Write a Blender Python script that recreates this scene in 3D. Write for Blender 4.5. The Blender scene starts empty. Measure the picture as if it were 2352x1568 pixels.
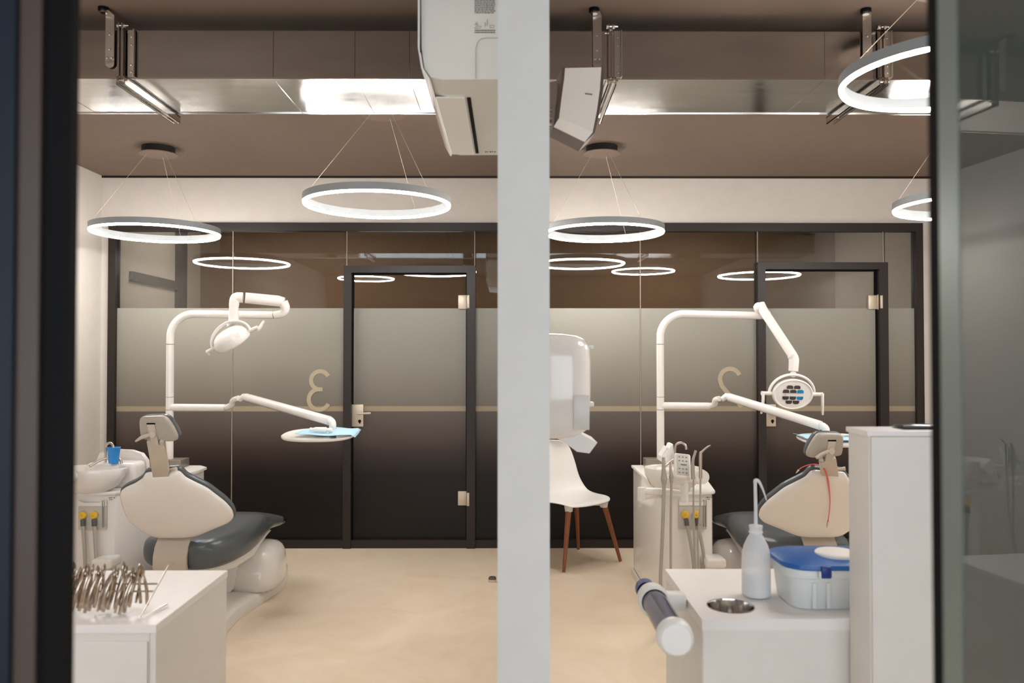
import bpy, bmesh, math, random
from mathutils import Vector, Matrix, Euler
PI = math.pi
random.seed(7)
scn = bpy.context.scene
COL = scn.collection

# ------------------------------------------------------------------ camera, world, exposure
cam_data = bpy.data.cameras.new('camera')
cam = bpy.data.objects.new('camera', cam_data)
COL.objects.link(cam)
cam.location = (0, 0, 1.47)
cam_data.lens = 28.01
cam_data.sensor_width = 36
cam_data.clip_start = 0.02
pit = math.atan(33 / 1830.0)
yaw = math.atan(8 / 1830.0)
cam.rotation_euler = (PI / 2 + pit, 0, -yaw)
cam_data.dof.use_dof = True
cam_data.dof.focus_distance = 5.0
cam_data.dof.aperture_fstop = 3.4
scn.camera = cam
scn.view_settings.view_transform = 'Standard'
scn.view_settings.look = 'None'
scn.view_settings.exposure = 0.2
scn.view_settings.gamma = 1.0
scn.view_settings.use_curve_mapping = False

world = bpy.data.worlds.new('world')
scn.world = world
world.use_nodes = True
world.node_tree.nodes['Background'].inputs[0].default_value = (0.80, 0.90, 1.0, 1)
world.node_tree.nodes['Background'].inputs[1].default_value = 3.9
LED_STRENGTH = 115.0

# ------------------------------------------------------------------ materials
def lin(c):
    return tuple(((v / 255) / 12.92 if v / 255 <= 0.04045 else ((v / 255 + 0.055) / 1.055) ** 2.4) for v in c)

def mat(name, rgb, rough=0.5, metal=0.0, var=0.04, scale=12.0, bump=0.0, bscale=200.0, coat=0.0, spec=0.5, trans=0.0, ior=1.45, stretch=None):
    m = bpy.data.materials.new(name)
    m.use_nodes = True
    nt = m.node_tree
    b = nt.nodes['Principled BSDF']
    c = lin(rgb)
    tc = nt.nodes.new('ShaderNodeTexCoord')
    mp = nt.nodes.new('ShaderNodeMapping')
    if stretch:
        mp.inputs['Scale'].default_value = stretch
    nt.links.new(tc.outputs['Object'], mp.inputs[0])
    n = nt.nodes.new('ShaderNodeTexNoise')
    n.inputs['Scale'].default_value = scale
    n.inputs['Detail'].default_value = 4
    nt.links.new(mp.outputs[0], n.inputs['Vector'])
    r = nt.nodes.new('ShaderNodeValToRGB')
    r.color_ramp.elements[0].position = 0.3
    r.color_ramp.elements[1].position = 0.7
    r.color_ramp.elements[0].color = (*[v * (1 - var) for v in c], 1)
    r.color_ramp.elements[1].color = (*[min(1, v * (1 + var)) for v in c], 1)
    nt.links.new(n.outputs[0], r.inputs[0])
    nt.links.new(r.outputs[0], b.inputs['Base Color'])
    b.inputs['Roughness'].default_value = rough
    b.inputs['Metallic'].default_value = metal
    b.inputs['Coat Weight'].default_value = coat
    b.inputs['Specular IOR Level'].default_value = spec
    b.inputs['Transmission Weight'].default_value = trans
    b.inputs['IOR'].default_value = ior
    if bump:
        n2 = nt.nodes.new('ShaderNodeTexNoise')
        n2.inputs['Scale'].default_value = bscale
        nt.links.new(tc.outputs['Object'], n2.inputs['Vector'])
        bp = nt.nodes.new('ShaderNodeBump')
        bp.inputs['Strength'].default_value = bump
        bp.inputs['Distance'].default_value = 0.002
        nt.links.new(n2.outputs[0], bp.inputs['Height'])
        nt.links.new(bp.outputs[0], b.inputs['Normal'])
    return m

def emit(name, rgb, strength):
    m = bpy.data.materials.new(name)
    m.use_nodes = True
    nt = m.node_tree
    b = nt.nodes['Principled BSDF']
    b.inputs['Base Color'].default_value = (0.8, 0.8, 0.8, 1)
    b.inputs['Emission Color'].default_value = (*rgb, 1)
    b.inputs['Emission Strength'].default_value = strength
    return m

M = {}
M['wall'] = mat('white_wall_paint', (208, 200, 191), 0.75, bump=0.12, bscale=260, var=0.02)
M['wall_cool'] = mat('partition_paint', (222, 221, 217), 0.75, bump=0.12, bscale=260, var=0.02)
M['ceiling'] = mat('brown_ceiling_paint', (122, 104, 91), 0.8, bump=0.1, bscale=240, var=0.02)
M['corridor'] = mat('brown_corridor_paint', (138, 112, 90), 0.8, var=0.03)
M['frame'] = mat('dark_brown_powder_coat', (36, 27, 23), 0.45, var=0.05)
M['white_gloss'] = mat('white_gloss_plastic', (232, 226, 220), 0.16, coat=0.35, var=0.01)
M['white'] = mat('white_plastic', (232, 228, 223), 0.35, var=0.01)
M['white_satin'] = mat('white_laminate', (228, 222, 214), 0.4, var=0.015, bump=0.02)
M['top_white'] = mat('white_worktop', (238, 232, 228), 0.28, var=0.01)
M['greige'] = mat('greige_plastic', (194, 182, 167), 0.4, var=0.02)
M['greige_dark'] = mat('grey_headrest_shell', (172, 164, 152), 0.3, var=0.02)
M['vinyl'] = mat('slate_vinyl', (84, 89, 93), 0.25, var=0.04, bump=0.03)
M['chrome'] = mat('polished_steel', (205, 200, 195), 0.12, metal=1.0, var=0.03)
M['steel'] = mat('brushed_steel', (190, 180, 168), 0.33, metal=1.0, var=0.05)
M['steel_old'] = mat('aged_instrument_steel', (188, 172, 156), 0.24, metal=1.0, var=0.3, scale=60)
M['hardware'] = mat('satin_door_hardware', (206, 192, 172), 0.42, metal=0.45, var=0.02)
M['black'] = mat('black_rubber', (7, 6, 6), 0.7, var=0.05, spec=0.15)
M['black_gloss'] = mat('black_glossy_plastic', (18, 16, 16), 0.15, var=0.05)
M['hose'] = mat('grey_hose_silicone', (166, 160, 150), 0.45, var=0.03)
M['yellow'] = mat('yellow_cap', (226, 184, 60), 0.4, var=0.04)
M['wood'] = mat('walnut_leg', (138, 84, 52), 0.4, var=0.3, scale=25, stretch=(6, 6, 0.6))
M['blue'] = mat('blue_lid', (22, 88, 160), 0.3, var=0.04)
M['blue_dark'] = mat('dark_blue_clip', (20, 52, 125), 0.35, var=0.04)
M['napkin'] = mat('pale_blue_napkin', (172, 208, 228), 0.8, var=0.05, bump=0.2, bscale=90)
M['paper'] = mat('paper_tissue', (235, 232, 228), 0.9, var=0.02, bump=0.2, bscale=120)
M['red'] = mat('red_silicone_cord', (226, 92, 88), 0.45, var=0.03)
M['canopy'] = mat('brown_canopy_plate', (116, 97, 84), 0.5, var=0.03)
M['canopy_dark'] = mat('dark_canopy_housing', (32, 27, 24), 0.6, var=0.03)
M['ring'] = mat('light_grey_ring_housing', (150, 153, 154), 0.5, var=0.02)
M['speaker_side'] = mat('brown_speaker_cabinet', (92, 76, 66), 0.5, var=0.04)
M['cream'] = mat('cream_metal_panel', (232, 224, 214), 0.5, var=0.015)
M['ac'] = mat('air_conditioner_plastic', (226, 224, 217), 0.22, coat=0.3, var=0.01)
M['numeral'] = mat('beige_vinyl_lettering', (172, 158, 133), 0.6, var=0.02)
M['pane_reflection'] = mat('satin_reflection_strip', (120, 128, 122), 0.3, metal=0.3, var=0.02)
M['joint'] = mat('translucent_joint', (150, 142, 128), 0.5)
M['navy'] = mat('dark_blue_reflection_tone', (14, 24, 34), 0.5, var=0.1, spec=0.25)  # bluish reflection on the left door leaf put into the base colour
M['brown_post'] = mat('brown_frame_coating', (62, 46, 37), 0.5, var=0.05)
M['dark_grey'] = mat('dark_grey_plastic', (88, 82, 78), 0.4, var=0.04)
M['grey_box'] = mat('grey_metal_cover', (140, 130, 120), 0.35, metal=0.4, var=0.04)
M['grey_print'] = mat('grey_print', (120, 114, 108), 0.6)
M['panel_grey'] = mat('grey_membrane', (196, 191, 184), 0.4, var=0.02)
M['orange'] = mat('orange_indicator', (232, 172, 136), 0.5)
M['lamp_glass'] = mat('dark_lamp_facet', (84, 66, 58), 0.12, metal=0.6, var=0.5, scale=80, stretch=(5, 1, 0.5))
M['facet_blue_reflection'] = mat('blue_reflection_facet', (40, 132, 178), 0.15, metal=0.3, var=0.4, scale=60, stretch=(5, 1, 0.5))  # blue reflection on two facets painted in as base colour

# LED diffuser
M['led'] = emit('led_diffuser', (1.0, 0.965, 0.925), LED_STRENGTH)
M['fill_led'] = emit('added_fill_diffuser', (1.0, 0.9, 0.78), 24)  # glow of the fill lamps added above the corridor

# beige vinyl floor, softly mottled
def floor_mat():
    m = mat('beige_vinyl_floor', (226, 202, 172), 0.42, var=0.05, scale=3.0, bump=0.03, bscale=180)
    nt = m.node_tree
    b = nt.nodes['Principled BSDF']
    tc = nt.nodes.new('ShaderNodeTexCoord')
    n1 = nt.nodes.new('ShaderNodeTexNoise'); n1.inputs['Scale'].default_value = 2.2; n1.inputs['Detail'].default_value = 9; n1.inputs['Roughness'].default_value = 0.65
    n1.inputs['Distortion'].default_value = 1.5
    nt.links.new(tc.outputs['Object'], n1.inputs['Vector'])
    r = nt.nodes.new('ShaderNodeValToRGB')
    r.color_ramp.elements[0].position = 0.32; r.color_ramp.elements[1].position = 0.7
    r.color_ramp.elements[0].color = (*lin((230, 209, 182)), 1)
    r.color_ramp.elements[1].color = (*lin((240, 223, 200)), 1)
    nt.links.new(n1.outputs[0], r.inputs[0])
    nt.links.new(r.outputs[0], b.inputs['Base Color'])
    return m
M['floor'] = floor_mat()

# galvanised duct sheet
def duct_mat():
    m = mat('galvanised_sheet', (190, 187, 183), 0.24, metal=1.0, var=0.08, scale=5, stretch=(0.6, 3, 3))
    nt = m.node_tree
    b = nt.nodes['Principled BSDF']
    tc = nt.nodes.new('ShaderNodeTexCoord')
    mp = nt.nodes.new('ShaderNodeMapping'); mp.inputs['Scale'].default_value = (1.2, 9, 14)
    nt.links.new(tc.outputs['Object'], mp.inputs[0])
    n = nt.nodes.new('ShaderNodeTexNoise'); n.inputs['Scale'].default_value = 3; n.inputs['Detail'].default_value = 8
    nt.links.new(mp.outputs[0], n.inputs['Vector'])
    mr = nt.nodes.new('ShaderNodeMapRange')
    mr.inputs['To Min'].default_value = 0.09; mr.inputs['To Max'].default_value = 0.19
    nt.links.new(n.outputs[0], mr.inputs['Value'])
    nt.links.new(mr.outputs[0], b.inputs['Roughness'])
    n2 = nt.nodes.new('ShaderNodeTexNoise'); n2.inputs['Scale'].default_value = 1.6; n2.inputs['Detail'].default_value = 2
    nt.links.new(tc.outputs['Object'], n2.inputs['Vector'])
    bp = nt.nodes.new('ShaderNodeBump'); bp.inputs['Strength'].default_value = 0.06; bp.inputs['Distance'].default_value = 0.01
    nt.links.new(n2.outputs[0], bp.inputs['Height'])
    nt.links.new(bp.outputs[0], b.inputs['Normal'])
    return m
M['duct'] = duct_mat()

# clear glass: fresnel mirror over a clear pane
def glass_mat(name, tint, fres=1.5):
    m = bpy.data.materials.new(name); m.use_nodes = True
    nt = m.node_tree; nt.nodes.clear()
    out = nt.nodes.new('ShaderNodeOutputMaterial')
    mix = nt.nodes.new('ShaderNodeMixShader')
    fr = nt.nodes.new('ShaderNodeFresnel'); fr.inputs[0].default_value = fres
    tr = nt.nodes.new('ShaderNodeBsdfTransparent'); tr.inputs[0].default_value = (*tint, 1)
    gl = nt.nodes.new('ShaderNodeBsdfGlossy'); gl.inputs['Roughness'].default_value = 0.0
    nt.links.new(fr.outputs[0], mix.inputs[0]); nt.links.new(tr.outputs[0], mix.inputs[1]); nt.links.new(gl.outputs[0], mix.inputs[2])
    nt.links.new(mix.outputs[0], out.inputs[0])
    return m
M['glass'] = glass_mat('clear_wall_glass', (0.86, 0.86, 0.84), 1.75)
M['clear_plastic'] = glass_mat('clear_tube_plastic', (0.9, 0.88, 0.95), 1.5)

# film on the glass: frosted above the beige stripe, colour darkens towards the bottom
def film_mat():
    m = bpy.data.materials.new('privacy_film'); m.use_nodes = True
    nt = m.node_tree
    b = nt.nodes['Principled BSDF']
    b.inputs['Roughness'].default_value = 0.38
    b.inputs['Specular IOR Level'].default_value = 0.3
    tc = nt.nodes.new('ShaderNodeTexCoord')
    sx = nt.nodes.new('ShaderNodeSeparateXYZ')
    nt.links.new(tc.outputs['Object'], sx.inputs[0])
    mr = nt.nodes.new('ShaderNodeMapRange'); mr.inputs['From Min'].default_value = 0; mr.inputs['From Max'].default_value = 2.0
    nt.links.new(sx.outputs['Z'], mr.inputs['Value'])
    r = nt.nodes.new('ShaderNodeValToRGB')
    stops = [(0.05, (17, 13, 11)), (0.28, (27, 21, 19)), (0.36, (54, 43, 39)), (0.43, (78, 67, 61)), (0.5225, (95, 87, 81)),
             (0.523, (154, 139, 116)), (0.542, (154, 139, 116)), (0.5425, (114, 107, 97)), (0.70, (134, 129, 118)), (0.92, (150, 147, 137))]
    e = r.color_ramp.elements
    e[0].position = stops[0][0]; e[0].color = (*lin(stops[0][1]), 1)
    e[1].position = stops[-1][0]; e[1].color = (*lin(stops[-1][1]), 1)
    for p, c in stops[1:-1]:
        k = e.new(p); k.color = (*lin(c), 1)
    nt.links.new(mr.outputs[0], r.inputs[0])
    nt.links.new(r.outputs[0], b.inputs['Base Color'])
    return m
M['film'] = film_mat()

# foreground door glass: dark, mirror-like
def dark_glass():
    m = bpy.data.materials.new('dark_reflective_door_glass'); m.use_nodes = True
    b = m.node_tree.nodes['Principled BSDF']
    b.inputs['Base Color'].default_value = (0.06, 0.072, 0.068, 1)
    b.inputs['Roughness'].default_value = 0.0
    b.inputs['IOR'].default_value = 1.75
    b.inputs['Coat Weight'].default_value = 0.6
    b.inputs['Coat Roughness'].default_value = 0.0
    return m
M['door_glass'] = dark_glass()

def translucent(name, rgb, mixf=0.5):
    m = bpy.data.materials.new(name); m.use_nodes = True
    nt = m.node_tree
    b = nt.nodes['Principled BSDF']
    b.inputs['Base Color'].default_value = (*lin(rgb), 1)
    b.inputs['Roughness'].default_value = 0.3
    out = nt.nodes['Material Output']
    tr = nt.nodes.new('ShaderNodeBsdfTransparent'); tr.inputs[0].default_value = (0.95, 0.95, 0.95, 1)
    mx = nt.nodes.new('ShaderNodeMixShader'); mx.inputs[0].default_value = mixf
    nt.links.new(b.outputs[0], mx.inputs[1]); nt.links.new(tr.outputs[0], mx.inputs[2])
    nt.links.new(mx.outputs[0], out.inputs[0])
    return m
M['bottle'] = translucent('milky_polyethylene', (248, 247, 246), 0.5)
M['tub'] = translucent('frosted_white_tub', (222, 224, 222), 0.08)
M['cups'] = mat('lilac_plastic_cups', (128, 122, 158), 0.4, var=0.1)
M['cup_blue'] = translucent('blue_cup_plastic', (40, 140, 215), 0.12)
M['window_tint'] = translucent('grey_tinted_window', (216, 212, 207), 0.05)

# ------------------------------------------------------------------ mesh helpers
class MB:
    def __init__(s):
        s.bm = bmesh.new()
    def _xf(s, verts, loc, rot):
        if rot is not None:
            R = rot if isinstance(rot, Matrix) else Euler(rot).to_matrix()
            for v in verts: v.co = R @ v.co
        for v in verts: v.co += Vector(loc)
    def box(s, c, size, rot=None, bev=0.0, seg=2):
        t = bmesh.new()
        bmesh.ops.create_cube(t, size=1)
        for v in t.verts: v.co = Vector((v.co.x * size[0], v.co.y * size[1], v.co.z * size[2]))
        if bev > 0:
            bmesh.ops.bevel(t, geom=list(t.edges), offset=bev, segments=seg, affect='EDGES', profile=0.5)
        s._xf(t.verts, c, rot)
        s._merge(t); return s
    def span(s, a, b, bev=0.0):
        c = [(a[i] + b[i]) / 2 for i in range(3)]
        return s.box(c, [abs(b[i] - a[i]) for i in range(3)], bev=bev)
    def _merge(s, t):
        me = bpy.data.meshes.new('tmp'); t.to_mesh(me); t.free()
        s.bm.from_mesh(me); bpy.data.meshes.remove(me)
    def tube(s, pts, rad, n=16, smooth=0, cap=True, flat=None):
        P = [Vector(p) for p in pts]
        Rr = list(rad) if hasattr(rad, '__len__') else [rad] * len(P)
        if smooth:
            NP, NR = [], []
            for i in range(len(P) - 1):
                p0 = P[max(i - 1, 0)]; p1 = P[i]; p2 = P[i + 1]; p3 = P[min(i + 2, len(P) - 1)]
                for k in range(smooth):
                    t = k / smooth
                    NP.append(0.5 * ((2 * p1) + (-p0 + p2) * t + (2 * p0 - 5 * p1 + 4 * p2 - p3) * t * t + (-p0 + 3 * p1 - 3 * p2 + p3) * t ** 3))
                    NR.append(Rr[i] * (1 - t) + Rr[i + 1] * t)
            NP.append(P[-1]); NR.append(Rr[-1]); P, Rr = NP, NR
        d0 = (P[1] - P[0]).normalized()
        up = Vector((0, 0, 1)) if abs(d0.z) < 0.9 else Vector((1, 0, 0))
        side = d0.cross(up).normalized()
        rings = []
        for i, p in enumerate(P):
            d = (P[min(i + 1, len(P) - 1)] - P[max(i - 1, 0)]).normalized()
            side = (side - d * side.dot(d)).normalized()
            o = d.cross(side)
            fx, fy = flat or (1, 1)
            rings.append([s.bm.verts.new(p + (side * math.cos(2 * PI * k / n) * fx + o * math.sin(2 * PI * k / n) * fy) * Rr[i]) for k in range(n)])
        for a, b in zip(rings, rings[1:]):
            for k in range(n): s.bm.faces.new((a[k], a[(k + 1) % n], b[(k + 1) % n], b[k]))
        if cap:
            s.bm.faces.new(rings[0][::-1]); s.bm.faces.new(rings[-1])
        return s
    def lathe(s, prof, c=(0, 0, 0), rot=None, n=32, sx=1.0, sy=1.0):
        rings = []; nv = []
        for r, z in prof:
            if r < 1e-6:
                v = s.bm.verts.new((0, 0, z)); nv.append(v); rings.append([v])
            else:
                ring = [s.bm.verts.new((r * sx * math.cos(2 * PI * k / n), r * sy * math.sin(2 * PI * k / n), z)) for k in range(n)]
                nv += ring; rings.append(ring)
        for a, b in zip(rings, rings[1:]):
            for k in range(n):
                if len(a) == 1 and len(b) == 1: continue
                if len(a) == 1: s.bm.faces.new((a[0], b[(k + 1) % n], b[k]))
                elif len(b) == 1: s.bm.faces.new((a[k], a[(k + 1) % n], b[0]))
                else: s.bm.faces.new((a[k], a[(k + 1) % n], b[(k + 1) % n], b[k]))
        s._xf(nv, c, rot); return s
    def prism(s, pts, off):
        """closed planar polygon of 3D points extruded by the vector off"""
        a = [s.bm.verts.new(p) for p in pts]
        b = [s.bm.verts.new(Vector(p) + Vector(off)) for p in pts]
        s.bm.faces.new(a); s.bm.faces.new(b[::-1])
        n = len(a)
        for k in range(n): s.bm.faces.new((a[k], b[k], b[(k + 1) % n], a[(k + 1) % n]))
        return s
    def pillow(s, loop, N, back, front, prof_b=None, prof_f=None):
        """rounded shell over a star-shaped closed loop; N points to the front"""
        L = [Vector(p) for p in loop]; L = [q_ for i_ in range(len(L)) for q_ in (L[i_], (L[i_] + L[(i_ + 1) % len(L)]) / 2)]; N = Vector(N).normalized()
        c = sum(L, Vector()) / len(L)
        pb = prof_b or [(0.12, 1), (0.45, 0.99), (0.75, 0.93), (0.9, 0.8), (0.97, 0.55), (1.0, 0.15)]
        pf = prof_f or [(1.0, 0.3), (0.985, 0.7), (0.93, 0.95), (0.75, 1.0), (0.45, 1.0), (0.12, 1.0)]
        rings = []
        for q, h in pb: rings.append([s.bm.verts.new(c + (p - c) * q - N * back * h) for p in L])
        for q, h in pf: rings.append([s.bm.verts.new(c + (p - c) * q + N * front * h) for p in L])
        n = len(L)
        for a, b in zip(rings, rings[1:]):
            for k in range(n): s.bm.faces.new((a[k], a[(k + 1) % n], b[(k + 1) % n], b[k]))
        s.bm.faces.new(rings[0][::-1]); s.bm.faces.new(rings[-1])
        return s
    def loft(s, rings):
        R = [[s.bm.verts.new(p) for p in r] for r in rings]; n = len(R[0])
        for a, b in zip(R, R[1:]):
            for k in range(n): s.bm.faces.new((a[k], a[(k + 1) % n], b[(k + 1) % n], b[k]))
        s.bm.faces.new(R[0][::-1]); s.bm.faces.new(R[-1]); return s
    def build(s, name, m, parent=None, smooth=True, sub=0, angle=0.7, origin=None):
        bmesh.ops.recalc_face_normals(s.bm, faces=list(s.bm.faces))
        if origin is not None:
            for v in s.bm.verts: v.co -= Vector(origin)
        me = bpy.data.meshes.new(name); s.bm.to_mesh(me); s.bm.free()
        me.materials.append(m)
        if smooth:
            for p in me.polygons: p.use_smooth = True
            me.set_sharp_from_angle(angle=angle)
        o = bpy.data.objects.new(name, me); COL.objects.link(o)
        if sub:
            md = o.modifiers.new('subdivision', 'SUBSURF'); md.levels = sub; md.render_levels = sub
        if parent is not None: o.parent = parent
        if origin is not None and parent is None: o.location = origin
        return o

def tag(o, label, cat=None, group=None, kind=None):
    if label: o['label'] = label
    if cat: o['category'] = cat
    if group: o['group'] = group
    if kind: o['kind'] = kind
    return o
def thing(name, label, cat, loc=(0, 0, 0), group=None, rz=0):
    o = bpy.data.objects.new(name, None); COL.objects.link(o)
    o.location = loc; o.rotation_euler = (0, 0, rz); o.empty_display_size = 0.1
    return tag(o, label, cat, group)
def struct(name, label=None, loc=(0, 0, 0)):
    o = bpy.data.objects.new(name, None); COL.objects.link(o); o.location = loc
    o['kind'] = 'structure'
    if label: o['label'] = label
    return o
def S(o, label=None):
    o['kind'] = 'structure'
    if label: o['label'] = label
    return o
def dup_tree(o, parent=None):
    c = o.copy(); COL.objects.link(c); c.parent = parent
    for ch in list(o.children): dup_tree(ch, c)
    return c
def V(*a): return Vector(a)

# ------------------------------------------------------------------ the room
ZC = 2.86          # ceiling
YB = 6.15          # glass rear wall
XL, XR = -3.14, 3.34
PL, PR = -0.026, 0.099   # partition faces
S(MB().span((-3.4, -1.6, -0.1), (3.6, 8.3, 0)).build('floor', M['floor'], smooth=False), 'beige mottled vinyl floor')
S(MB().span((-3.4, -1.6, ZC), (3.6, 8.3, ZC + 0.12)).build('ceiling', M['ceiling'], smooth=False), 'brown painted ceiling')
S(MB().span((XL - 0.12, -1.6, 0), (XL, YB + 0.06, ZC)).build('wall_left', M['wall'], smooth=False), 'white side wall on the left')
S(MB().span((XR, -1.6, 0), (XR + 0.12, 8.2, ZC)).build('wall_right', M['wall'], smooth=False), 'white side wall on the right')
S(MB().span((PL, 1.92, 0), (PR, YB - 0.001, ZC)).build('wall_partition', M['wall_cool'], smooth=False), 'white partition wall between the two treatment rooms, seen end on')
b = MB()
b.span((XL, YB, 2.495), (XR, YB + 0.1, ZC))
b.span((XL, YB, 0), (-3.075, YB + 0.1, 2.495))
b.span((3.2, YB, 0), (XR, YB + 0.1, 2.495))
S(b.build('wall_back', M['wall'], smooth=False), 'white wall band above the glazing')
S(MB().span((XL, YB - 0.012, 2.845), (XR, YB, ZC)).build('trim_1', M['frame'], smooth=False), 'thin dark shadow gap under the ceiling')
# corridor behind the glazing
S(MB().span((-3.4, 8.12, 0), (3.6, 8.24, ZC)).build('wall_corridor_end', M['corridor'], smooth=False), 'brown corridor wall behind the glazing')
cl = struct('wall_corridor_left', 'white corridor wall with a dark framed doorway beyond the glazing')
MB().span((XL - 0.12, YB + 0.06, 0), (XL, 8.12, ZC)).build('wall_panel', M['wall'], cl, smooth=False)
MB().span((XL, 6.60, 2.09), (XL + 0.03, 7.62, 2.17)).span((XL, 7.50, 0), (XL + 0.06, 7.64, 2.75)).build('door_frame', M['frame'], cl, smooth=False)

# rear wall behind the viewer, opening added for world light; added corridor fill lamps
rw = struct('wall_rear', 'brown wall behind the viewer with a wide opening added to let world light in')
MB().span((-3.26, -1.6, 2.25), (3.46, -1.5, ZC)).span((-3.26, -1.6, 0), (3.46, -1.5, 0.7)).span((-3.26, -1.6, 0.7), (-2.6, -1.5, 2.25)).span((2.6, -1.6, 0.7), (3.46, -1.5, 2.25)).build('wall_panel', M['corridor'], rw, smooth=False)
for xk in (-2.0, 1.6):  # unseen lamps added to brighten the corridor
    lm = thing('added_corridor_fill_lamp', 'added unseen fill lamp brightening the corridor behind the glazing', 'ceiling lamp', (xk, 7.1, ZC), 'added corridor fill lamps')
    MB().box((0, 0, -0.012), (1.2, 0.22, 0.024), bev=0.003).build('fill_lamp_housing', M['ring'], lm)
    MB().box((0, 0, -0.026), (1.14, 0.16, 0.004)).build('fill_lamp_diffuser', M['fill_led'], lm, smooth=False)
# glazing with film
def glazing(name, x0, x1, joints, label):
    w = struct(name, label)
    f = MB()
    f.span((x0, YB - 0.03, 2.433), (x1, YB + 0.05, 2.495))
    f.span((x0, YB - 0.03, 0), (x1, YB + 0.05, 0.062))
    if x0 < -1: f.span((x0, YB - 0.03, 0.062), (x0 + 0.056, YB + 0.05, 2.433))
    else: f.span((x1 - 0.056, YB - 0.03, 0.062), (x1, YB + 0.05, 2.433))
    f.build('window_frame', M['frame'], w, smooth=False)
    return w
def pane(w, x0, x1, z0, z1):
    if z1 > 1.84:
        MB().span((x0, YB + 0.006, max(z0, 1.838)), (x1, YB + 0.018, z1)).build('clear_pane', M['glass'], w, smooth=False)
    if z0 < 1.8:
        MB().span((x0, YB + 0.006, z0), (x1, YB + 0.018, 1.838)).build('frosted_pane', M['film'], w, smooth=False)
def seam(w, x, z0, z1):
    MB().span((x - 0.003, YB + 0.003, z0), (x + 0.003, YB + 0.006, z1)).build('glass_joint', M['joint'], w, smooth=False)
def numeral(w, strokes, name, width=0.034):
    for st in strokes:
        pass
w1 = glazing('window_1', -3.075, PL, [], 'film covered glass wall of the left room')
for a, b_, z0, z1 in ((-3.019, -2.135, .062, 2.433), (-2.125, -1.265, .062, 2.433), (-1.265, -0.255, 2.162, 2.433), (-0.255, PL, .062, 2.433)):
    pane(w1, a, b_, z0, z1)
seam(w1, -2.13, .062, 2.433); seam(w1, -1.25, 2.162, 2.433); seam(w1, -0.262, 2.162, 2.433)
w2 = glazing('window_2', PR, 3.2, [], 'film covered glass wall of the right room')
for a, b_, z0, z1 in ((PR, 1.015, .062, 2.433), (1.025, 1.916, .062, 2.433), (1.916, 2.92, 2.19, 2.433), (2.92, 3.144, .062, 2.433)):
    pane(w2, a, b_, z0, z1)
seam(w2, 1.02, .062, 2.433); seam(w2, 1.93, 2.19, 2.433); seam(w2, 2.905, 2.19, 2.433)

# numerals seen mirrored through the glass
def ribbon(pts, width):
    P = [Vector(p) for p in pts]; A, B = [], []
    for i, p in enumerate(P):
        d = (P[min(i + 1, len(P) - 1)] - P[max(i - 1, 0)]).normalized()
        nrm = Vector((-d.z, 0, d.x))
        A.append(p + nrm * width / 2); B.append(p - nrm * width / 2)
    return A, B
def ribbon_mesh(mb, pts, width, th=0.003):
    A, B = ribbon(pts, width)
    va = [mb.bm.verts.new(p) for p in A]; vb = [mb.bm.verts.new(p) for p in B]
    vc = [mb.bm.verts.new(p + Vector((0, th, 0))) for p in A]; vd = [mb.bm.verts.new(p + Vector((0, th, 0))) for p in B]
    for i in range(len(P_ := A) - 1):
        mb.bm.faces.new((va[i], va[i + 1], vb[i + 1], vb[i])); mb.bm.faces.new((vc[i], vd[i], vd[i + 1], vc[i + 1]))
        mb.bm.faces.new((va[i], vc[i], vc[i + 1], va[i + 1])); mb.bm.faces.new((vb[i], vb[i + 1], vd[i + 1], vd[i]))
    for i in (0, -1):
        try: mb.bm.faces.new((va[i], vb[i], vd[i], vc[i]))
        except ValueError: pass
yn = YB + 0.0025
def arc(cx, cz, r, a0, a1, n=28, sx=1.0, dy=0.0):
    return [Vector((cx + sx * r * math.cos(math.radians(a0 + (a1 - a0) * i / n)), yn + dy, cz + r * math.sin(math.radians(a0 + (a1 - a0) * i / n)))) for i in range(n + 1)]
mb = MB()
# mirrored 3: opening on the right
ribbon_mesh(mb, arc(-1.452, 1.281, 0.070, 28, 262), 0.032)
ribbon_mesh(mb, arc(-1.460, 1.134, 0.079, 92, 335, dy=-0.0005), 0.032)
ribbon_mesh(mb, [V(-1.470, yn - 0.001, 1.212), V(-1.432, yn - 0.001, 1.212)], 0.032)
mb.build('numeral_three', M['numeral'], w1, smooth=False)
mb = MB()
a2 = arc(1.712, 1.292, 0.078, 22, 195)
ribbon_mesh(mb, a2 + [V(1.650, yn, 1.235), V(1.70, yn, 1.175), V(1.765, yn, 1.12), V(1.80, yn, 1.075)], 0.034)
mb.build('numeral_two', M['numeral'], w2, smooth=False)

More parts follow.
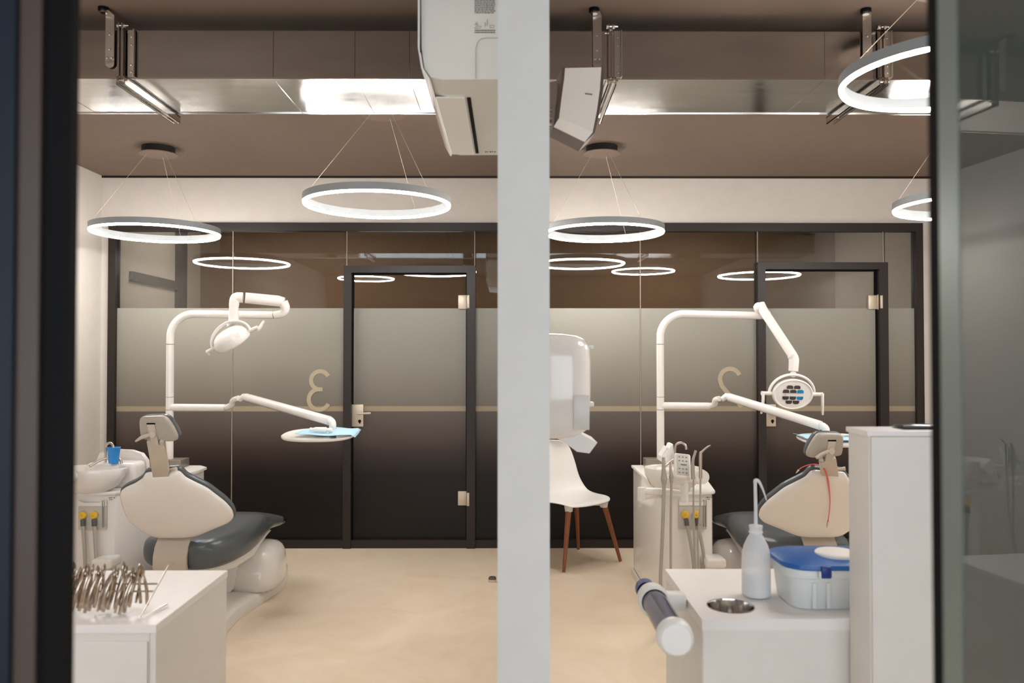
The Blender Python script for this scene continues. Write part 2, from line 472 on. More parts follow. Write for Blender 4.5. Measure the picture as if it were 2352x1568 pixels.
def glass_door(name, x0, x1, ztop, hinge_label, label):
    d = struct(name, label)
    f = MB()
    f.span((x0, YB - 0.045, 0), (x0 + 0.06, YB + 0.05, ztop)).span((x1 - 0.066, YB - 0.045, 0), (x1, YB + 0.05, ztop)).span((x0 + 0.06, YB - 0.045, ztop - 0.054), (x1 - 0.066, YB + 0.05, ztop))
    f.build('door_frame', M['frame'], d, smooth=False)
    g0, g1 = x0 + 0.06, x1 - 0.066
    MB().span((g0, YB + 0.0, 0.01), (g0 + 0.008, YB + 0.04, ztop - 0.054)).span((g1 - 0.008, YB, 0.01), (g1, YB + 0.04, ztop - 0.054)).span((g0, YB, ztop - 0.064), (g1, YB + 0.04, ztop - 0.054)).build('seal', M['black'], d, smooth=False)
    MB().span((g0 + 0.008, YB + 0.016, 1.838), (g1 - 0.008, YB + 0.026, ztop - 0.064)).build('clear_pane', M['glass'], d, smooth=False)
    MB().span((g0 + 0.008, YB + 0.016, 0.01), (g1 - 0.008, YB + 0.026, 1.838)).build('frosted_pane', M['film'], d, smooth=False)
    hp = MB().span((g0 - 0.002, YB - 0.004, 0.925), (g0 + 0.088, YB + 0.016, 1.096), bev=0.004).build('handle_plate', M['hardware'], d)
    k = MB().tube([(g0 + 0.06, YB - 0.005, 0.968), (g0 + 0.06, YB - 0.0075, 0.968)], 0.0115, n=20).tube([(g0 + 0.06, YB - 0.005, 0.955), (g0 + 0.06, YB - 0.0078, 0.955)], 0.006, n=12).build('keyhole', M['black'], hp)
    lv = MB().tube([(g0 + 0.058, YB - 0.004, 1.03), (g0 + 0.058, YB - 0.05, 1.03), (g0 + 0.07, YB - 0.058, 1.03), (g0 + 0.155, YB - 0.058, 1.033)], [0.011, 0.01, 0.009, 0.008], n=12, smooth=5).tube([(g0 + 0.058, YB - 0.002, 1.03), (g0 + 0.058, YB - 0.012, 1.03)], 0.019, n=20).build('lever_handle', M['hardware'], hp)
    for zc in (1.885, 0.375):
        h = MB().span((g1 - 0.068, YB - 0.006, zc - 0.054), (g1 + 0.0, YB + 0.016, zc + 0.054), bev=0.004)
        h.tube([(g1 + 0.006, YB - 0.012, zc - 0.058), (g1 + 0.006, YB - 0.012, zc + 0.058)], 0.009, n=12)
        h.span((g1 + 0.003, YB - 0.052, zc - 0.05), (g1 + 0.022, YB - 0.008, zc + 0.05), bev=0.003)
        h.build('hinge', M['hardware'], d)
    return d
glass_door('door_1', -1.265, -0.255, 2.162, '', 'film covered glass door of the left room in a dark brown frame')
glass_door('door_2', 1.916, 2.92, 2.19, '', 'film covered glass door of the right room in a dark brown frame')

# ------------------------------------------------------------------ ventilation duct
duct = thing('ventilation_duct', 'long galvanised rectangular air duct running across both rooms under the brown ceiling', 'duct', (0, 3.43, 2.59))
dz0, dz1, dy0, dy1 = 2.589, 2.784, 3.20, 3.66
def duct_run(xa, xb):
    xs = [xa]; k = 0
    MB().span((xa, dy0, dz0), (xb, dy1, dz1), bev=0.002).build('duct_section', M['duct'], duct, smooth=False, origin=duct.location)
edges = [XL, -2.52, -1.9, -0.95, -0.62, -0.40, -0.03, 0.42, 1.28, 2.2, XR]
for i in range(len(edges) - 1): duct_run(edges[i] + 0.0001, edges[i + 1] - 0.0001)
b = MB()
b.span((XL, dy0 - 0.004, dz0 - 0.004), (XR, dy0 + 0.004, dz0 + 0.003))
b.span((XL, dy1 - 0.004, dz0 - 0.004), (XR, dy1 + 0.004, dz0 + 0.003))
b.build('edge_seam', M['chrome'], duct, smooth=False, origin=duct.location)

def hanger(x, label):
    h = thing('duct_hanger', label, 'duct bracket', (x, 3.2, ZC), 'steel hangers carrying the duct')
    O = h.location
    s_ = MB().span((x - 0.075, 3.186, 2.645), (x - 0.04, 3.19, 2.84))
    s_.tube([(x - 0.0575, 3.186, 2.645), (x - 0.0575, 3.19, 2.645)], 0.0175, n=20)
    s_.prism([(x - 0.075, 3.188, 2.838), (x - 0.04, 3.188, 2.838), (x - 0.05, 3.16, 2.846), (x - 0.085, 3.16, 2.846)], (0, 0, 0.004))
    for dx, z in ((0, 2.76), (0, 2.7), (-0.009, 2.665), (0.009, 2.665)):
        s_.lathe([(0.0, 0.006), (0.004, 0.005), (0.006, 0.0)], (x - 0.0575 + dx, 3.186, z), (PI / 2, 0, 0), n=12)
    s_.build('strap', M['steel'], h, origin=O)
    f = MB().tube([(x - 0.072, 3.165, 2.838), (x - 0.072, 3.165, 2.848)], 0.013, n=18).build('washer', M['chrome'], h, origin=O)
    f = MB().tube([(x - 0.072, 3.165, 2.848), (x - 0.072, 3.165, 2.8605)], 0.021, n=18).build('rubber_foot', M['black'], h, origin=O)
    c = MB()
    c.span((x - 0.014, 3.165, 2.575), (x - 0.010, 3.196, 2.80)).span((x - 0.001, 3.165, 2.575), (x + 0.003, 3.196, 2.80)).span((x - 0.014, 3.192, 2.575), (x + 0.003, 3.196, 2.80))
    c.build('vertical_channel', M['chrome'], h, origin=O)
    c = MB().span((x + 0.012, 3.194, 2.592), (x + 0.042, 3.1975, 2.782)).span((x + 0.038, 3.180, 2.592), (x + 0.042, 3.1975, 2.782))
    for z in (2.755, 2.722, 2.64, 2.612):
        c.lathe([(0.0, 0.005), (0.0035, 0.004), (0.005, 0.0)], (x + 0.026, 3.194, z), (PI / 2, 0, 0), n=10)
    c.build('side_flange', M['steel'], h, origin=O)
    c = MB().span((x - 0.02, 3.165, 2.552), (x - 0.016, 3.70, 2.584)).span((x + 0.012, 3.165, 2.552), (x + 0.016, 3.70, 2.584)).span((x - 0.02, 3.165, 2.580), (x + 0.016, 3.70, 2.585)).span((x - 0.02, 3.165, 2.552), (x - 0.011, 3.70, 2.555)).span((x + 0.007, 3.165, 2.552), (x + 0.016, 3.70, 2.555))
    c.build('horizontal_channel', M['chrome'], h, origin=O)
    c = MB()
    for z in (2.792, 2.572):
        c = MB(); c.tube([(x - 0.016, 3.175, z), (x + 0.024, 3.175, z)], 0.0045, n=8).tube([(x + 0.004, 3.175, z), (x + 0.012, 3.175, z)], 0.009, n=6).tube([(x - 0.022, 3.175, z), (x - 0.015, 3.175, z)], 0.009, n=6)
        c.build('bolt', M['chrome'], h, origin=O)
    return h
hanger(-1.545, 'bolted steel duct hanger with perforated strap near the left dark door frame')
hanger(0.415, 'bolted steel duct hanger just right of the partition behind the brown sided loudspeaker')
hanger(1.505, 'bolted steel duct hanger washed out by the big ring lamp')

# ------------------------------------------------------------------ ring lamps
def ring_lamp(x, y, z, r, label, can=None, wires=(200, 320, 80)):
    t = thing('ring_pendant_lamp', label, 'pendant lamp', (x, y, z), 'ring shaped pendant lamps')
    n = 96
    def sect(r0, r1, z0, z1, rounded=False):
        m_ = MB(); R = []
        for k in range(n):
            a = 2 * PI * k / n; ca, sa = math.cos(a), math.sin(a)
            if rounded:
                q = [(r0, z1), (r0, (z0 + z1) / 2), (r0 + (r1 - r0) * .2, z0 + (z1 - z0) * .12), ((r0 + r1) / 2, z0), (r1 - (r1 - r0) * .2, z0 + (z1 - z0) * .12), (r1, (z0 + z1) / 2), (r1, z1)]
            else:
                q = [(r0, z0), (r1, z0), (r1, z1), (r0, z1)]
            R.append([m_.bm.verts.new((rr * ca, rr * sa, zz)) for rr, zz in q])
        for k in range(n):
            a, b_ = R[k], R[(k + 1) % n]
            for j in range(len(a)): m_.bm.faces.new((a[j], b_[j], b_[(j + 1) % len(a)], a[(j + 1) % len(a)]))
        return m_
    sect(r - 0.020, r, 0.004, 0.042).build('ring_housing', M['ring'], t)
    sect(r - 0.0175, r - 0.0015, -0.010, 0.004, True).build('led_diffuser', M['led'], t)
    cx, cy = can or (x, y)
    cx -= x; cy -= y; top = ZC - z
    cp = MB().lathe([(0, top - 0.05), (0.122, top - 0.05), (0.124, top - 0.047), (0.122, top - 0.044), (0, top - 0.044)], (cx, cy, 0), n=48).build('canopy_plate', M['canopy'], t)
    MB().lathe([(0, top - 0.044), (0.104, top - 0.044), (0.104, top), (0, top)], (cx, cy, 0), n=48).build('canopy', M['canopy_dark'], t)
    for a in wires:
        a = math.radians(a)
        MB().tube([(cx + 0.07 * math.cos(a), cy + 0.07 * math.sin(a), top - 0.05), ((r - 0.013) * math.cos(a), (r - 0.013) * math.sin(a), 0.042)], 0.0011, n=6, cap=False).build('suspension_wire', M['hardware'], t)
    return t
ring_lamp(-2.345, 5.30, 2.285, 0.405, 'glowing ring pendant lamp farthest left, hanging above the chair with the bowl and blue cup', can=(-2.335, 5.30), wires=(220, 330, 90))
ring_lamp(-0.725, 4.40, 2.305, 0.405, 'glowing ring pendant lamp nearest the air conditioner, in front of the left door', can=(-0.70, 4.42), wires=(215, 320, 65))
ring_lamp(0.635, 5.27, 2.285, 0.395, 'glowing ring pendant lamp half hidden by the partition, above the white chair', can=(0.62, 5.27), wires=(205, 300, 60))
ring_lamp(1.60, 2.87, 2.475, 0.372, 'largest looking glowing ring pendant lamp, in front of the duct at the upper right', wires=(185, 290, 60))
ring_lamp(2.53, 4.30, 2.28, 0.405, 'glowing ring pendant lamp cut by the right dark door edge over the right door', wires=(170, 290, 50))
ring_lamp(-1.9, 1.70, 2.50, 0.372, 'glowing ring pendant lamp seen only as a small reflection in the left door glass', wires=(170, 290, 50))

# ------------------------------------------------------------------ air conditioner
ac = thing('air_conditioner', 'white wall mounted split air conditioner high on the left side of the partition', 'air conditioner', (PL, 2.29, 2.27))
O = ac.location
prof = [(PL, 2.575), (-0.215, 2.575), (-0.245, 2.56), (-0.254, 2.53), (-0.252, 2.36), (-0.243, 2.30), (-0.225, 2.275), (-0.19, 2.268), (PL, 2.27)]
b = MB().prism([(x, 2.29, z) for x, z in prof], (0, 0.87, 0))
b.build('housing', M['ac'], ac, origin=O, angle=0.9)
MB().prism([(-0.262, 2.285, 2.57), (-0.262, 2.285, 2.36), (-0.252, 2.285, 2.30), (-0.232, 2.285, 2.266), (-0.226, 2.285, 2.268), (-0.246, 2.285, 2.30), (-0.256, 2.285, 2.36), (-0.256, 2.285, 2.57)], (0, 0.88, 0)).build('front_cover', M['white_gloss'], ac, origin=O, angle=0.9)
MB().span((-0.2555, 2.284, 2.345), (-0.2535, 2.292, 2.575)).build('cover_gap', M['black'], ac, origin=O, smooth=False)
MB().span((-0.129, 2.45, 2.2655), (-0.117, 3.12, 2.2695)).build('air_slot', M['black'], ac, origin=O, smooth=False)
MB().span((-0.225, 2.44, 2.2635), (-0.135, 3.13, 2.2685), bev=0.002).build('louvre_flap', M['white'], ac, origin=O, smooth=False)
MB().span((-0.095, 2.2875, 2.27), (-0.0942, 2.2895, 2.355)).tube([(-0.0946, 2.289, 2.355), (-0.088, 2.289, 2.378), (-0.072, 2.289, 2.388), (-0.03, 2.289, 2.389)], 0.0006, n=4, smooth=4).build('panel_joint', M['grey_print'], ac, origin=O, smooth=False)
lab = MB()
lx0, lx1 = -0.098, -0.038
random.seed(3)
for i in range(9):
    z = 2.503 - i * 0.0052
    x = lx0
    while x < lx1 - 0.004:
        w_ = random.uniform(0.002, 0.008)
        lab.span((x, 2.2885, z), (min(x + w_, lx1), 2.2896, z + 0.0022)); x += w_ + 0.0016
tri = [(lx0 + 0.001, 2.2885, 2.4270), (lx0 + 0.011, 2.2885, 2.4270), (lx0 + 0.006, 2.2885, 2.4360)]
lab.tube([tri[0], tri[1], tri[2], tri[0]], 0.0005, n=4).span((lx0 + 0.0056, 2.2885, 2.4290), (lx0 + 0.0064, 2.2896, 2.4330))
lab.span((lx0 + 0.036, 2.2885, 2.4250), (lx0 + 0.037, 2.2896, 2.4430)).span((lx0 + 0.03, 2.2885, 2.4230), (lx0 + 0.031, 2.2896, 2.4350))
lab.tube([(lx0 + 0.044, 2.2888, 2.4190), (lx0 + 0.056, 2.2888, 2.4190), (lx0 + 0.056, 2.2888, 2.4260), (lx0 + 0.044, 2.2888, 2.4260), (lx0 + 0.044, 2.2888, 2.4190)], 0.0005, n=4)
lab.tube([(lx0, 2.2888, 2.4170), (lx0 + 0.015, 2.2888, 2.4170), (lx0 + 0.02, 2.2888, 2.4230), (lx0 + 0.005, 2.2888, 2.4230), (lx0, 2.2888, 2.4170)], 0.0005, n=4)
for i in range(2):
    x = lx0
    while x < lx1 - 0.004:
        w_ = random.uniform(0.003, 0.009)
        lab.span((x, 2.2885, 2.4100 - i * 0.006), (min(x + w_, lx1), 2.2896, 2.4125 - i * 0.006)); x += w_ + 0.001
lab.build('rating_label', M['dark_grey'], ac, origin=O, smooth=False)
lg = MB()
for i, w_ in enumerate((0.006, 0.003, 0.006, 0.004, 0.005)):
    lg.span((-0.092 + i * 0.009, 3.10, 2.2665), (-0.092 + i * 0.009 + w_, 3.112, 2.269))
lg.build('maker_mark', M['grey_print'], ac, origin=O, smooth=False)

# ------------------------------------------------------------------ loudspeaker on the partition's right face
sp = thing('wall_loudspeaker', 'cream fronted brown sided wall loudspeaker with bent lower end beside the partition', 'loudspeaker', (0.224, 2.600, 2.295))
O = sp.location
fr_main = [(0.186, 2.600, 2.415), (0.305, 2.600, 2.418), (0.300, 2.600, 2.345), (0.290, 2.600, 2.273), (0.276, 2.600, 2.204), (0.166, 2.600, 2.250), (0.174, 2.600, 2.316), (0.183, 2.600, 2.381)]
fr_low = [(0.166, 2.600, 2.250), (0.276, 2.600, 2.204), (0.251, 2.610, 2.175), (0.149, 2.610, 2.225)]
MB().prism(fr_main, (0, 0.006, 0)).prism(fr_low, (0, 0.006, 0)).build('front_panel', M['cream'], sp, origin=O, smooth=False)
back = [(0.176, 2.606, 2.419), (0.314, 2.606, 2.422), (0.311, 2.606, 2.340), (0.299, 2.606, 2.265), (0.284, 2.615, 2.204), (0.255, 2.620, 2.178), (0.153, 2.620, 2.230), (0.160, 2.606, 2.250), (0.168, 2.606, 2.318)]
MB().prism(back, (-0.012, 0.13, 0)).build('cabinet', M['speaker_side'], sp, origin=O, smooth=False)
lg = MB()
for i in range(5):
    lg.span((0.2515 + i * 0.0048, 2.598, 2.328 - i * 0.0006), (0.2548 + i * 0.0048, 2.601, 2.332 - i * 0.0006))
lg.build('maker_mark', M['dark_grey'], sp, origin=O, smooth=False)
br = MB().span((PR, 2.64, 2.20), (PR + 0.008, 2.74, 2.40), bev=0.002).prism([(PR + 0.004, 2.68, 2.39), (0.16, 2.68, 2.40), (0.17, 2.68, 2.37), (0.14, 2.68, 2.22), (PR + 0.004, 2.68, 2.21)], (0, 0.012, 0))
for z in (2.30, 2.27, 2.25): br.tube([(PR + 0.02, 2.665, z), (0.145, 2.665, z)], 0.006, n=8)
br.build('wall_bracket', M['chrome'], sp, origin=O)

# ------------------------------------------------------------------ towel dispenser
td = thing('paper_towel_dispenser', 'tall white plastic paper towel dispenser on the right face of the partition', 'dispenser', (PR, 2.9, 1.2))
O = td.location
# body lofted in z, depth (x) and width (y)
rings = []
for z, d, w in ((1.178, .10, .10), (1.188, .150, .125), (1.205, .178, .14), (1.24, .190, .15), (1.35, .194, .15), (1.45, .194, .15), (1.50, .190, .148), (1.525, .178, .14), (1.54, .150, .125), (1.548, .10, .095)):
    r_ = [(PR + 0.001, 2.9 + w, z)]
    for k in range(13):
        a = PI / 2 - PI * k / 12
        ca, sa = math.cos(a), math.sin(a)
        r_.append((PR + 0.001 + d * (abs(ca) ** 0.4), 2.9 + w * (abs(sa) ** 0.55) * (1 if sa > 0 else -1), z))
    r_.append((PR + 0.001, 2.9 - w, z))
    rings.append(r_)
MB().loft(rings).build('cover', M['white_gloss'], td, origin=O, angle=1.2)
MB().span((PR + 0.125, 2.7482, 1.215), (PR + 0.18, 2.7525, 1.335), bev=0.002).build('level_window', M['window_tint'], td, origin=O)
MB().span((PR + 0.192, 2.86, 1.495), (PR + 0.206, 2.90, 1.507), bev=0.002).build('latch', M['white'], td, origin=O)
MB().span((PR + 0.190, 2.84, 1.29), (PR + 0.206, 2.89, 1.305), bev=0.002).build('latch', M['white'], td, origin=O)
pt = MB().prism([(0.150, 2.80, 1.192), (0.245, 2.80, 1.20), (0.312, 2.80, 1.166), (0.284, 2.80, 1.128), (0.240, 2.80, 1.134), (0.205, 2.80, 1.160)], (0, 0.2, 0))
tag(pt.build('paper_towel', M['paper'], None, origin=(0.22, 2.9, 1.13), smooth=False), 'white paper towel hanging out below the dispenser', 'paper towel')

# ------------------------------------------------------------------ foreground door edges
fl = thing('sliding_door_edge', 'dark out of focus door edge filling the left side of the view', 'door', (-0.5, 0.82, 0))
MB().span((-0.494, 0.845, 0), (-0.465, 0.86, 2.855)).build('gasket', M['black'], fl, origin=fl.location, smooth=False)
MB().span((-0.518, 0.84, 0), (-0.4945, 0.86, 2.855)).build('frame_profile', M['brown_post'], fl, origin=fl.location, smooth=False)
MB().span((-0.66, 0.835, 0), (-0.5185, 0.86, 2.855)).build('door_leaf', M['navy'], fl, origin=fl.location, smooth=False)

gr = thing('glass_door_leaf', 'mirror-like dark glass door leaf at the right edge of the view', 'door', (0.452, 0.83, 0))
ang = math.atan2(-1, 0.07)
def along(s0, s1, t0, t1):
    d = V(0.07, -1, 0).normalized(); nrm = V(1, 0.07, 0).normalized(); p = V(0.452, 0.83, 0)
    return [p + d * s0 + nrm * t0, p + d * s1 + nrm * t0, p + d * s1 + nrm * t1, p + d * s0 + nrm * t1]
MB().prism(along(-0.018, 0.0, -0.001, 0.05), (0, 0, 2.855)).build('gasket', M['black'], gr, origin=gr.location, smooth=False)
MB().prism(along(0.0, 0.032, -0.001, 0.045), (0, 0, 2.855)).build('reflection_strip', M['pane_reflection'], gr, origin=gr.location, smooth=False)  # lighter strip standing in for the white reflection on the pane
MB().prism(along(0.032, 0.95, 0.0, 0.04), (0, 0, 2.855)).build('glass_panel', M['door_glass'], gr, origin=gr.location, smooth=False)

# ------------------------------------------------------------------ counters and the tall divider cabinet
cn = thing('drawer_counter', 'white low counter at the lower left carrying the rack of forceps', 'counter', (-1.4, 2.42, 0))
O = cn.location
MB().span((-1.95, 2.15, 0.728), (-0.943, 2.695, 0.75), bev=0.0015).build('worktop', M['top_white'], cn, origin=O, smooth=False)
MB().span((-1.945, 2.154, 0.02), (-0.962, 2.69, 0.727)).build('carcass', M['white_satin'], cn, origin=O, smooth=False)
MB().span((-0.9615, 2.154, 0.02), (-0.945, 2.69, 0.727), bev=0.001).build('side_panel', M['white_satin'], cn, origin=O, smooth=False)
MB().span((-1.94, 2.146, 0.05), (-0.965, 2.1535, 0.706), bev=0.001).build('drawer_front', M['white_satin'], cn, origin=O, smooth=False)

cr = thing('service_counter', 'white low counter at the lower right with a round waste opening', 'counter', (0.95, 2.45, 0))
O = cr.location
# worktop with hole
hc, hr = (0.640, 2.305), 0.0665
b = MB()
n = 48
x0, x1, y0, y1 = 0.529, 1.6, 2.19, 2.705
ring_t = [b.bm.verts.new((hc[0] + hr * math.cos(2 * PI * k / n), hc[1] + hr * math.sin(2 * PI * k / n), 0.75)) for k in range(n)]
ring_b = [b.bm.verts.new((v.co.x, v.co.y, 0.72)) for v in ring_t]
def rect_pt(a):
    dx, dy = math.cos(a), math.sin(a); t = 1e9
    if dx > 1e-9: t = min(t, (x1 - hc[0]) / dx)
    if dx < -1e-9: t = min(t, (x0 - hc[0]) / dx)
    if dy > 1e-9: t = min(t, (y1 - hc[1]) / dy)
    if dy < -1e-9: t = min(t, (y0 - hc[1]) / dy)
    return (hc[0] + dx * t, hc[1] + dy * t)
ot, ob, angs = [], [], [2 * PI * k / n for k in range(n)]
pts = [rect_pt(a) for a in angs]
for cxy in ((x0, y0), (x1, y0), (x1, y1), (x0, y1)):
    j = min(range(n), key=lambda i: (pts[i][0] - cxy[0]) ** 2 + (pts[i][1] - cxy[1]) ** 2 + 0 * i)
    a = math.atan2(cxy[1] - hc[1], cxy[0] - hc[0]) % (2 * PI)
    j = min(range(n), key=lambda i: min(abs(angs[i] - a), 2 * PI - abs(angs[i] - a)))
    pts[j] = cxy
ot = [b.bm.verts.new((p[0], p[1], 0.75)) for p in pts]; ob = [b.bm.verts.new((p[0], p[1], 0.72)) for p in pts]
for k in range(n):
    j = (k + 1) % n
    b.bm.faces.new((ring_t[k], ring_t[j], ot[j], ot[k])); b.bm.faces.new((ring_b[k], ob[k], ob[j], ring_b[j]))
    b.bm.faces.new((ot[k], ot[j], ob[j], ob[k])); b.bm.faces.new((ring_t[k], ring_b[k], ring_b[j], ring_t[j]))
b.build('worktop', M['top_white'], cr, origin=O, smooth=False)
MB().lathe([(hr + 0.001, 0.7515), (hr - 0.0015, 0.7515), (hr - 0.0025, 0.748), (hr - 0.003, 0.60)], (hc[0], hc[1], 0), n=48).build('waste_chute', M['chrome'], cr, origin=O)
b = MB().span((0.533, 2.195, 0.02), (1.6, 2.215, 0.7195)).span((0.533, 2.68, 0.02), (1.6, 2.70, 0.7195)).span((0.75, 2.215, 0.02), (1.6, 2.68, 0.7195)).span((0.533, 2.215, 0.02), (0.75, 2.68, 0.55))
b.build('carcass', M['white_satin'], cr, origin=O, smooth=False)
MB().span((0.531, 2.20, 0.02), (0.5345, 2.70, 0.7195)).build('side_panel', M['white_satin'], cr, origin=O, smooth=False)

tc = thing('tall_cabinet', 'tall narrow white cabinet end standing right of the sharps container', 'cabinet', (1.2, 2.12, 0))
O = tc.location
MB().span((0.932, 2.062, 0.0), (1.75, 2.185, 1.262), bev=0.001).build('carcass', M['white_satin'], tc, origin=O, smooth=False)
MB().span((0.926, 2.055, 1.2625), (1.76, 2.188, 1.276), bev=0.0015).build('top_board', M['top_white'], tc, origin=O, smooth=False)
MB().span((0.936, 2.055, 0.0), (1.75, 2.0615, 1.2615), bev=0.001).build('front_panel', M['white_satin'], tc, origin=O, smooth=False)
tb = MB().span((1.04, 2.10, 1.277), (1.32, 2.17, 1.286), bev=0.003).build('tablet_device', M['black_gloss'], None, origin=(1.18, 2.14, 1.277))
tag(tb, 'thin black tablet lying on top of the tall white cabinet', 'tablet')

# sharps container
sh = thing('sharps_container', 'white plastic sharps tub with a blue lid and round white flap', 'container', (0.93, 2.45, 0.75))
O = sh.location
def rrect(x0, y0, x1, y1, r, z, n=6):
    P = []
    for cx, cy, a0 in ((x1 - r, y1 - r, 0), (x0 + r, y1 - r, 90), (x0 + r, y0 + r, 180), (x1 - r, y0 + r, 270)):
        for k in range(n + 1):
            a = math.radians(a0 + 90 * k / n); P.append((cx + r * math.cos(a), cy + r * math.sin(a), z))
    return P
sx0, sx1, sy0, sy1 = 0.790, 1.12, 2.25, 2.47
def inset(d, z, r=0.05): return rrect(sx0 + d, sy0 + d, sx1 - d, sy1 - d, r, z)
MB().loft([inset(0.022, 0.751, .045), inset(0.018, 0.757, .05), inset(0.012, 0.82, .05), inset(0.010, 0.838, .05), inset(0.0, 0.842, .055), inset(0.0, 0.862, .055), inset(0.004, 0.868, .05)]).build('tub', M['tub'], sh, origin=O, angle=0.6)
for x in (0.865, 0.905, 0.97, 1.03): MB().box((x, sy0 + 0.012, 0.793), (0.014, 0.01, 0.075), bev=0.004).build('rib', M['tub'], sh, origin=O)
MB().loft([inset(-0.004, 0.866, .07), inset(-0.008, 0.870, .075), inset(-0.006, 0.880, .075), inset(0.02, 0.888, .06), inset(0.08, 0.892, .03)]).build('lid', M['blue'], sh, origin=O, angle=0.6)
MB().lathe([(0, 0.9), (0.056, 0.8995), (0.060, 0.896), (0.060, 0.889), (0, 0.889)], (0.958, 2.335, 0.0), n=40).build('lid_flap', M['white'], sh, origin=O)
MB().box((0.890, sy0 - 0.012, 0.862), (0.026, 0.006, 0.030), bev=0.002).box((0.890, sy0 - 0.006, 0.877), (0.026, 0.016, 0.005), bev=0.001).build('clip', M['blue_dark'], sh, origin=O)
for x in (0.872, 0.908): MB().box((x, sy0 - 0.008, 0.858), (0.006, 0.014, 0.018), bev=0.001).build('clip_guide', M['tub'], sh, origin=O)

# wash bottle
wb = thing('wash_bottle', 'milky squeeze wash bottle with a bent nozzle on the right counter', 'bottle', (0.743, 2.400, 0.750))
W = 1.0
MB().lathe([(0, 0.0), (0.034, 0.0), (0.041, 0.004), (0.042, 0.012), (0.042, 0.10), (0.0415, 0.125), (0.036, 0.15), (0.026, 0.172), (0.018, 0.185), (0.016, 0.192)], n=40).build('flask', M['bottle'], wb)
MB().lathe([(0.0, 0.188), (0.019, 0.188), (0.021, 0.191), (0.018, 0.199), (0.020, 0.206), (0.020, 0.211), (0.0, 0.213)], n=32).build('screw_cap', M['bottle'], wb)
MB().tube([(0, 0, 0.21), (0, 0, 0.27), (-0.001, 0, 0.33), (0.0, 0, 0.345), (0.010, 0, 0.342), (0.022, 0, 0.318), (0.033, 0, 0.285)], [0.0055, 0.0052, 0.005, 0.006, 0.0045, 0.003, 0.0014], n=12, smooth=6).build('nozzle', M['bottle'], wb)
MB().lathe([(0, 0.003), (0.036, 0.003), (0.0405, 0.008), (0.0405, 0.075), (0, 0.0755)], n=32).build('liquid', M['paper'], wb)

# cup dispenser tube on the left side of the right counter
cd = thing('cup_dispenser', 'clear tube of lilac plastic cups with white end caps beside the right counter', 'dispenser', (0.396, 2.100, 0.804))
O = cd.location
top, bot = V(*(0.426, 2.360, 0.753)), V(*(0.411, 1.980, 0.776))
ax = (bot - top).normalized()
q = V(0, 0, 1).rotation_difference(ax).to_matrix()
Ltot = (bot - top).length
MB().lathe([(0.036, 0), (0.036, Ltot)], top, q, n=32).build('tube', M['clear_plastic'], cd, origin=O)
MB().lathe([(0, -0.01), (0.030, -0.01), (0.031, 0.12), (0.028, 0.125), (0.032, 0.128), (0.030, Ltot - 0.06), (0, Ltot - 0.05)], top, q, n=28).build('cup_stack', M['cups'], cd, origin=O)
MB().lathe([(0, -0.035), (0.034, -0.035), (0.044, -0.025), (0.045, 0.0), (0.046, 0.035), (0.038, 0.04)], top, q, n=32).build('upper_cap', M['white'], cd, origin=O)
MB().lathe([(0, Ltot + 0.03), (0.036, Ltot + 0.028), (0.044, Ltot + 0.018), (0.046, Ltot - 0.012), (0.041, Ltot - 0.018), (0.038, Ltot - 0.018)], top, q, n=32).build('end_cap', M['white'], cd, origin=O)
MB().lathe([(0, -0.11), (0.022, -0.107), (0.030, -0.09), (0.032, -0.03)], top + V(-0.012, 0, 0.012), q, n=24).build('blue_knob', M['blue_dark'], cd, origin=O)
MB().box(top + V(0.055, 0.02, -0.01), (0.09, 0.05, 0.05), bev=0.01).build('mount', M['white'], cd, origin=O)

# ------------------------------------------------------------------ forceps rack
rk = thing('instrument_rack', 'folded steel wire rack holding the row of forceps on the left counter', 'instrument stand', (-1.15, 2.3, 0.7505))
O = rk.location
r0 = V(-1.030, 2.185, 0.756)
w = MB()
xR, xLr = -1.005, -1.40
A = V(xR, 2.19, 0.757); B_ = V(xR + 0.022, 2.31, 0.757); T = V(xR + 0.030, 2.30, 0.868); T2 = V(xR + 0.005, 2.40, 0.850)
w.tube([T2, T, A, B_], [0.0022, 0.0022, 0.0022, 0.0028], n=8)
w.build('wire_side_frame', M['steel'], rk, origin=O)
w = MB().tube([(xR + 0.012, 2.245, 0.812), (xLr, 2.245, 0.812)], 0.0025, n=8).tube([(xR + 0.014, 2.265, 0.827), (xLr, 2.265, 0.827)], 0.0025, n=8)
w.build('cross_bar', M['steel'], rk, origin=O)
w = MB().tube([(xLr, 2.40, 0.850), (xLr, 2.30, 0.868), (xLr, 2.19, 0.757), (xLr, 2.31, 0.757)], 0.0022, n=8).build('wire_side_frame', M['steel'], rk, origin=O)

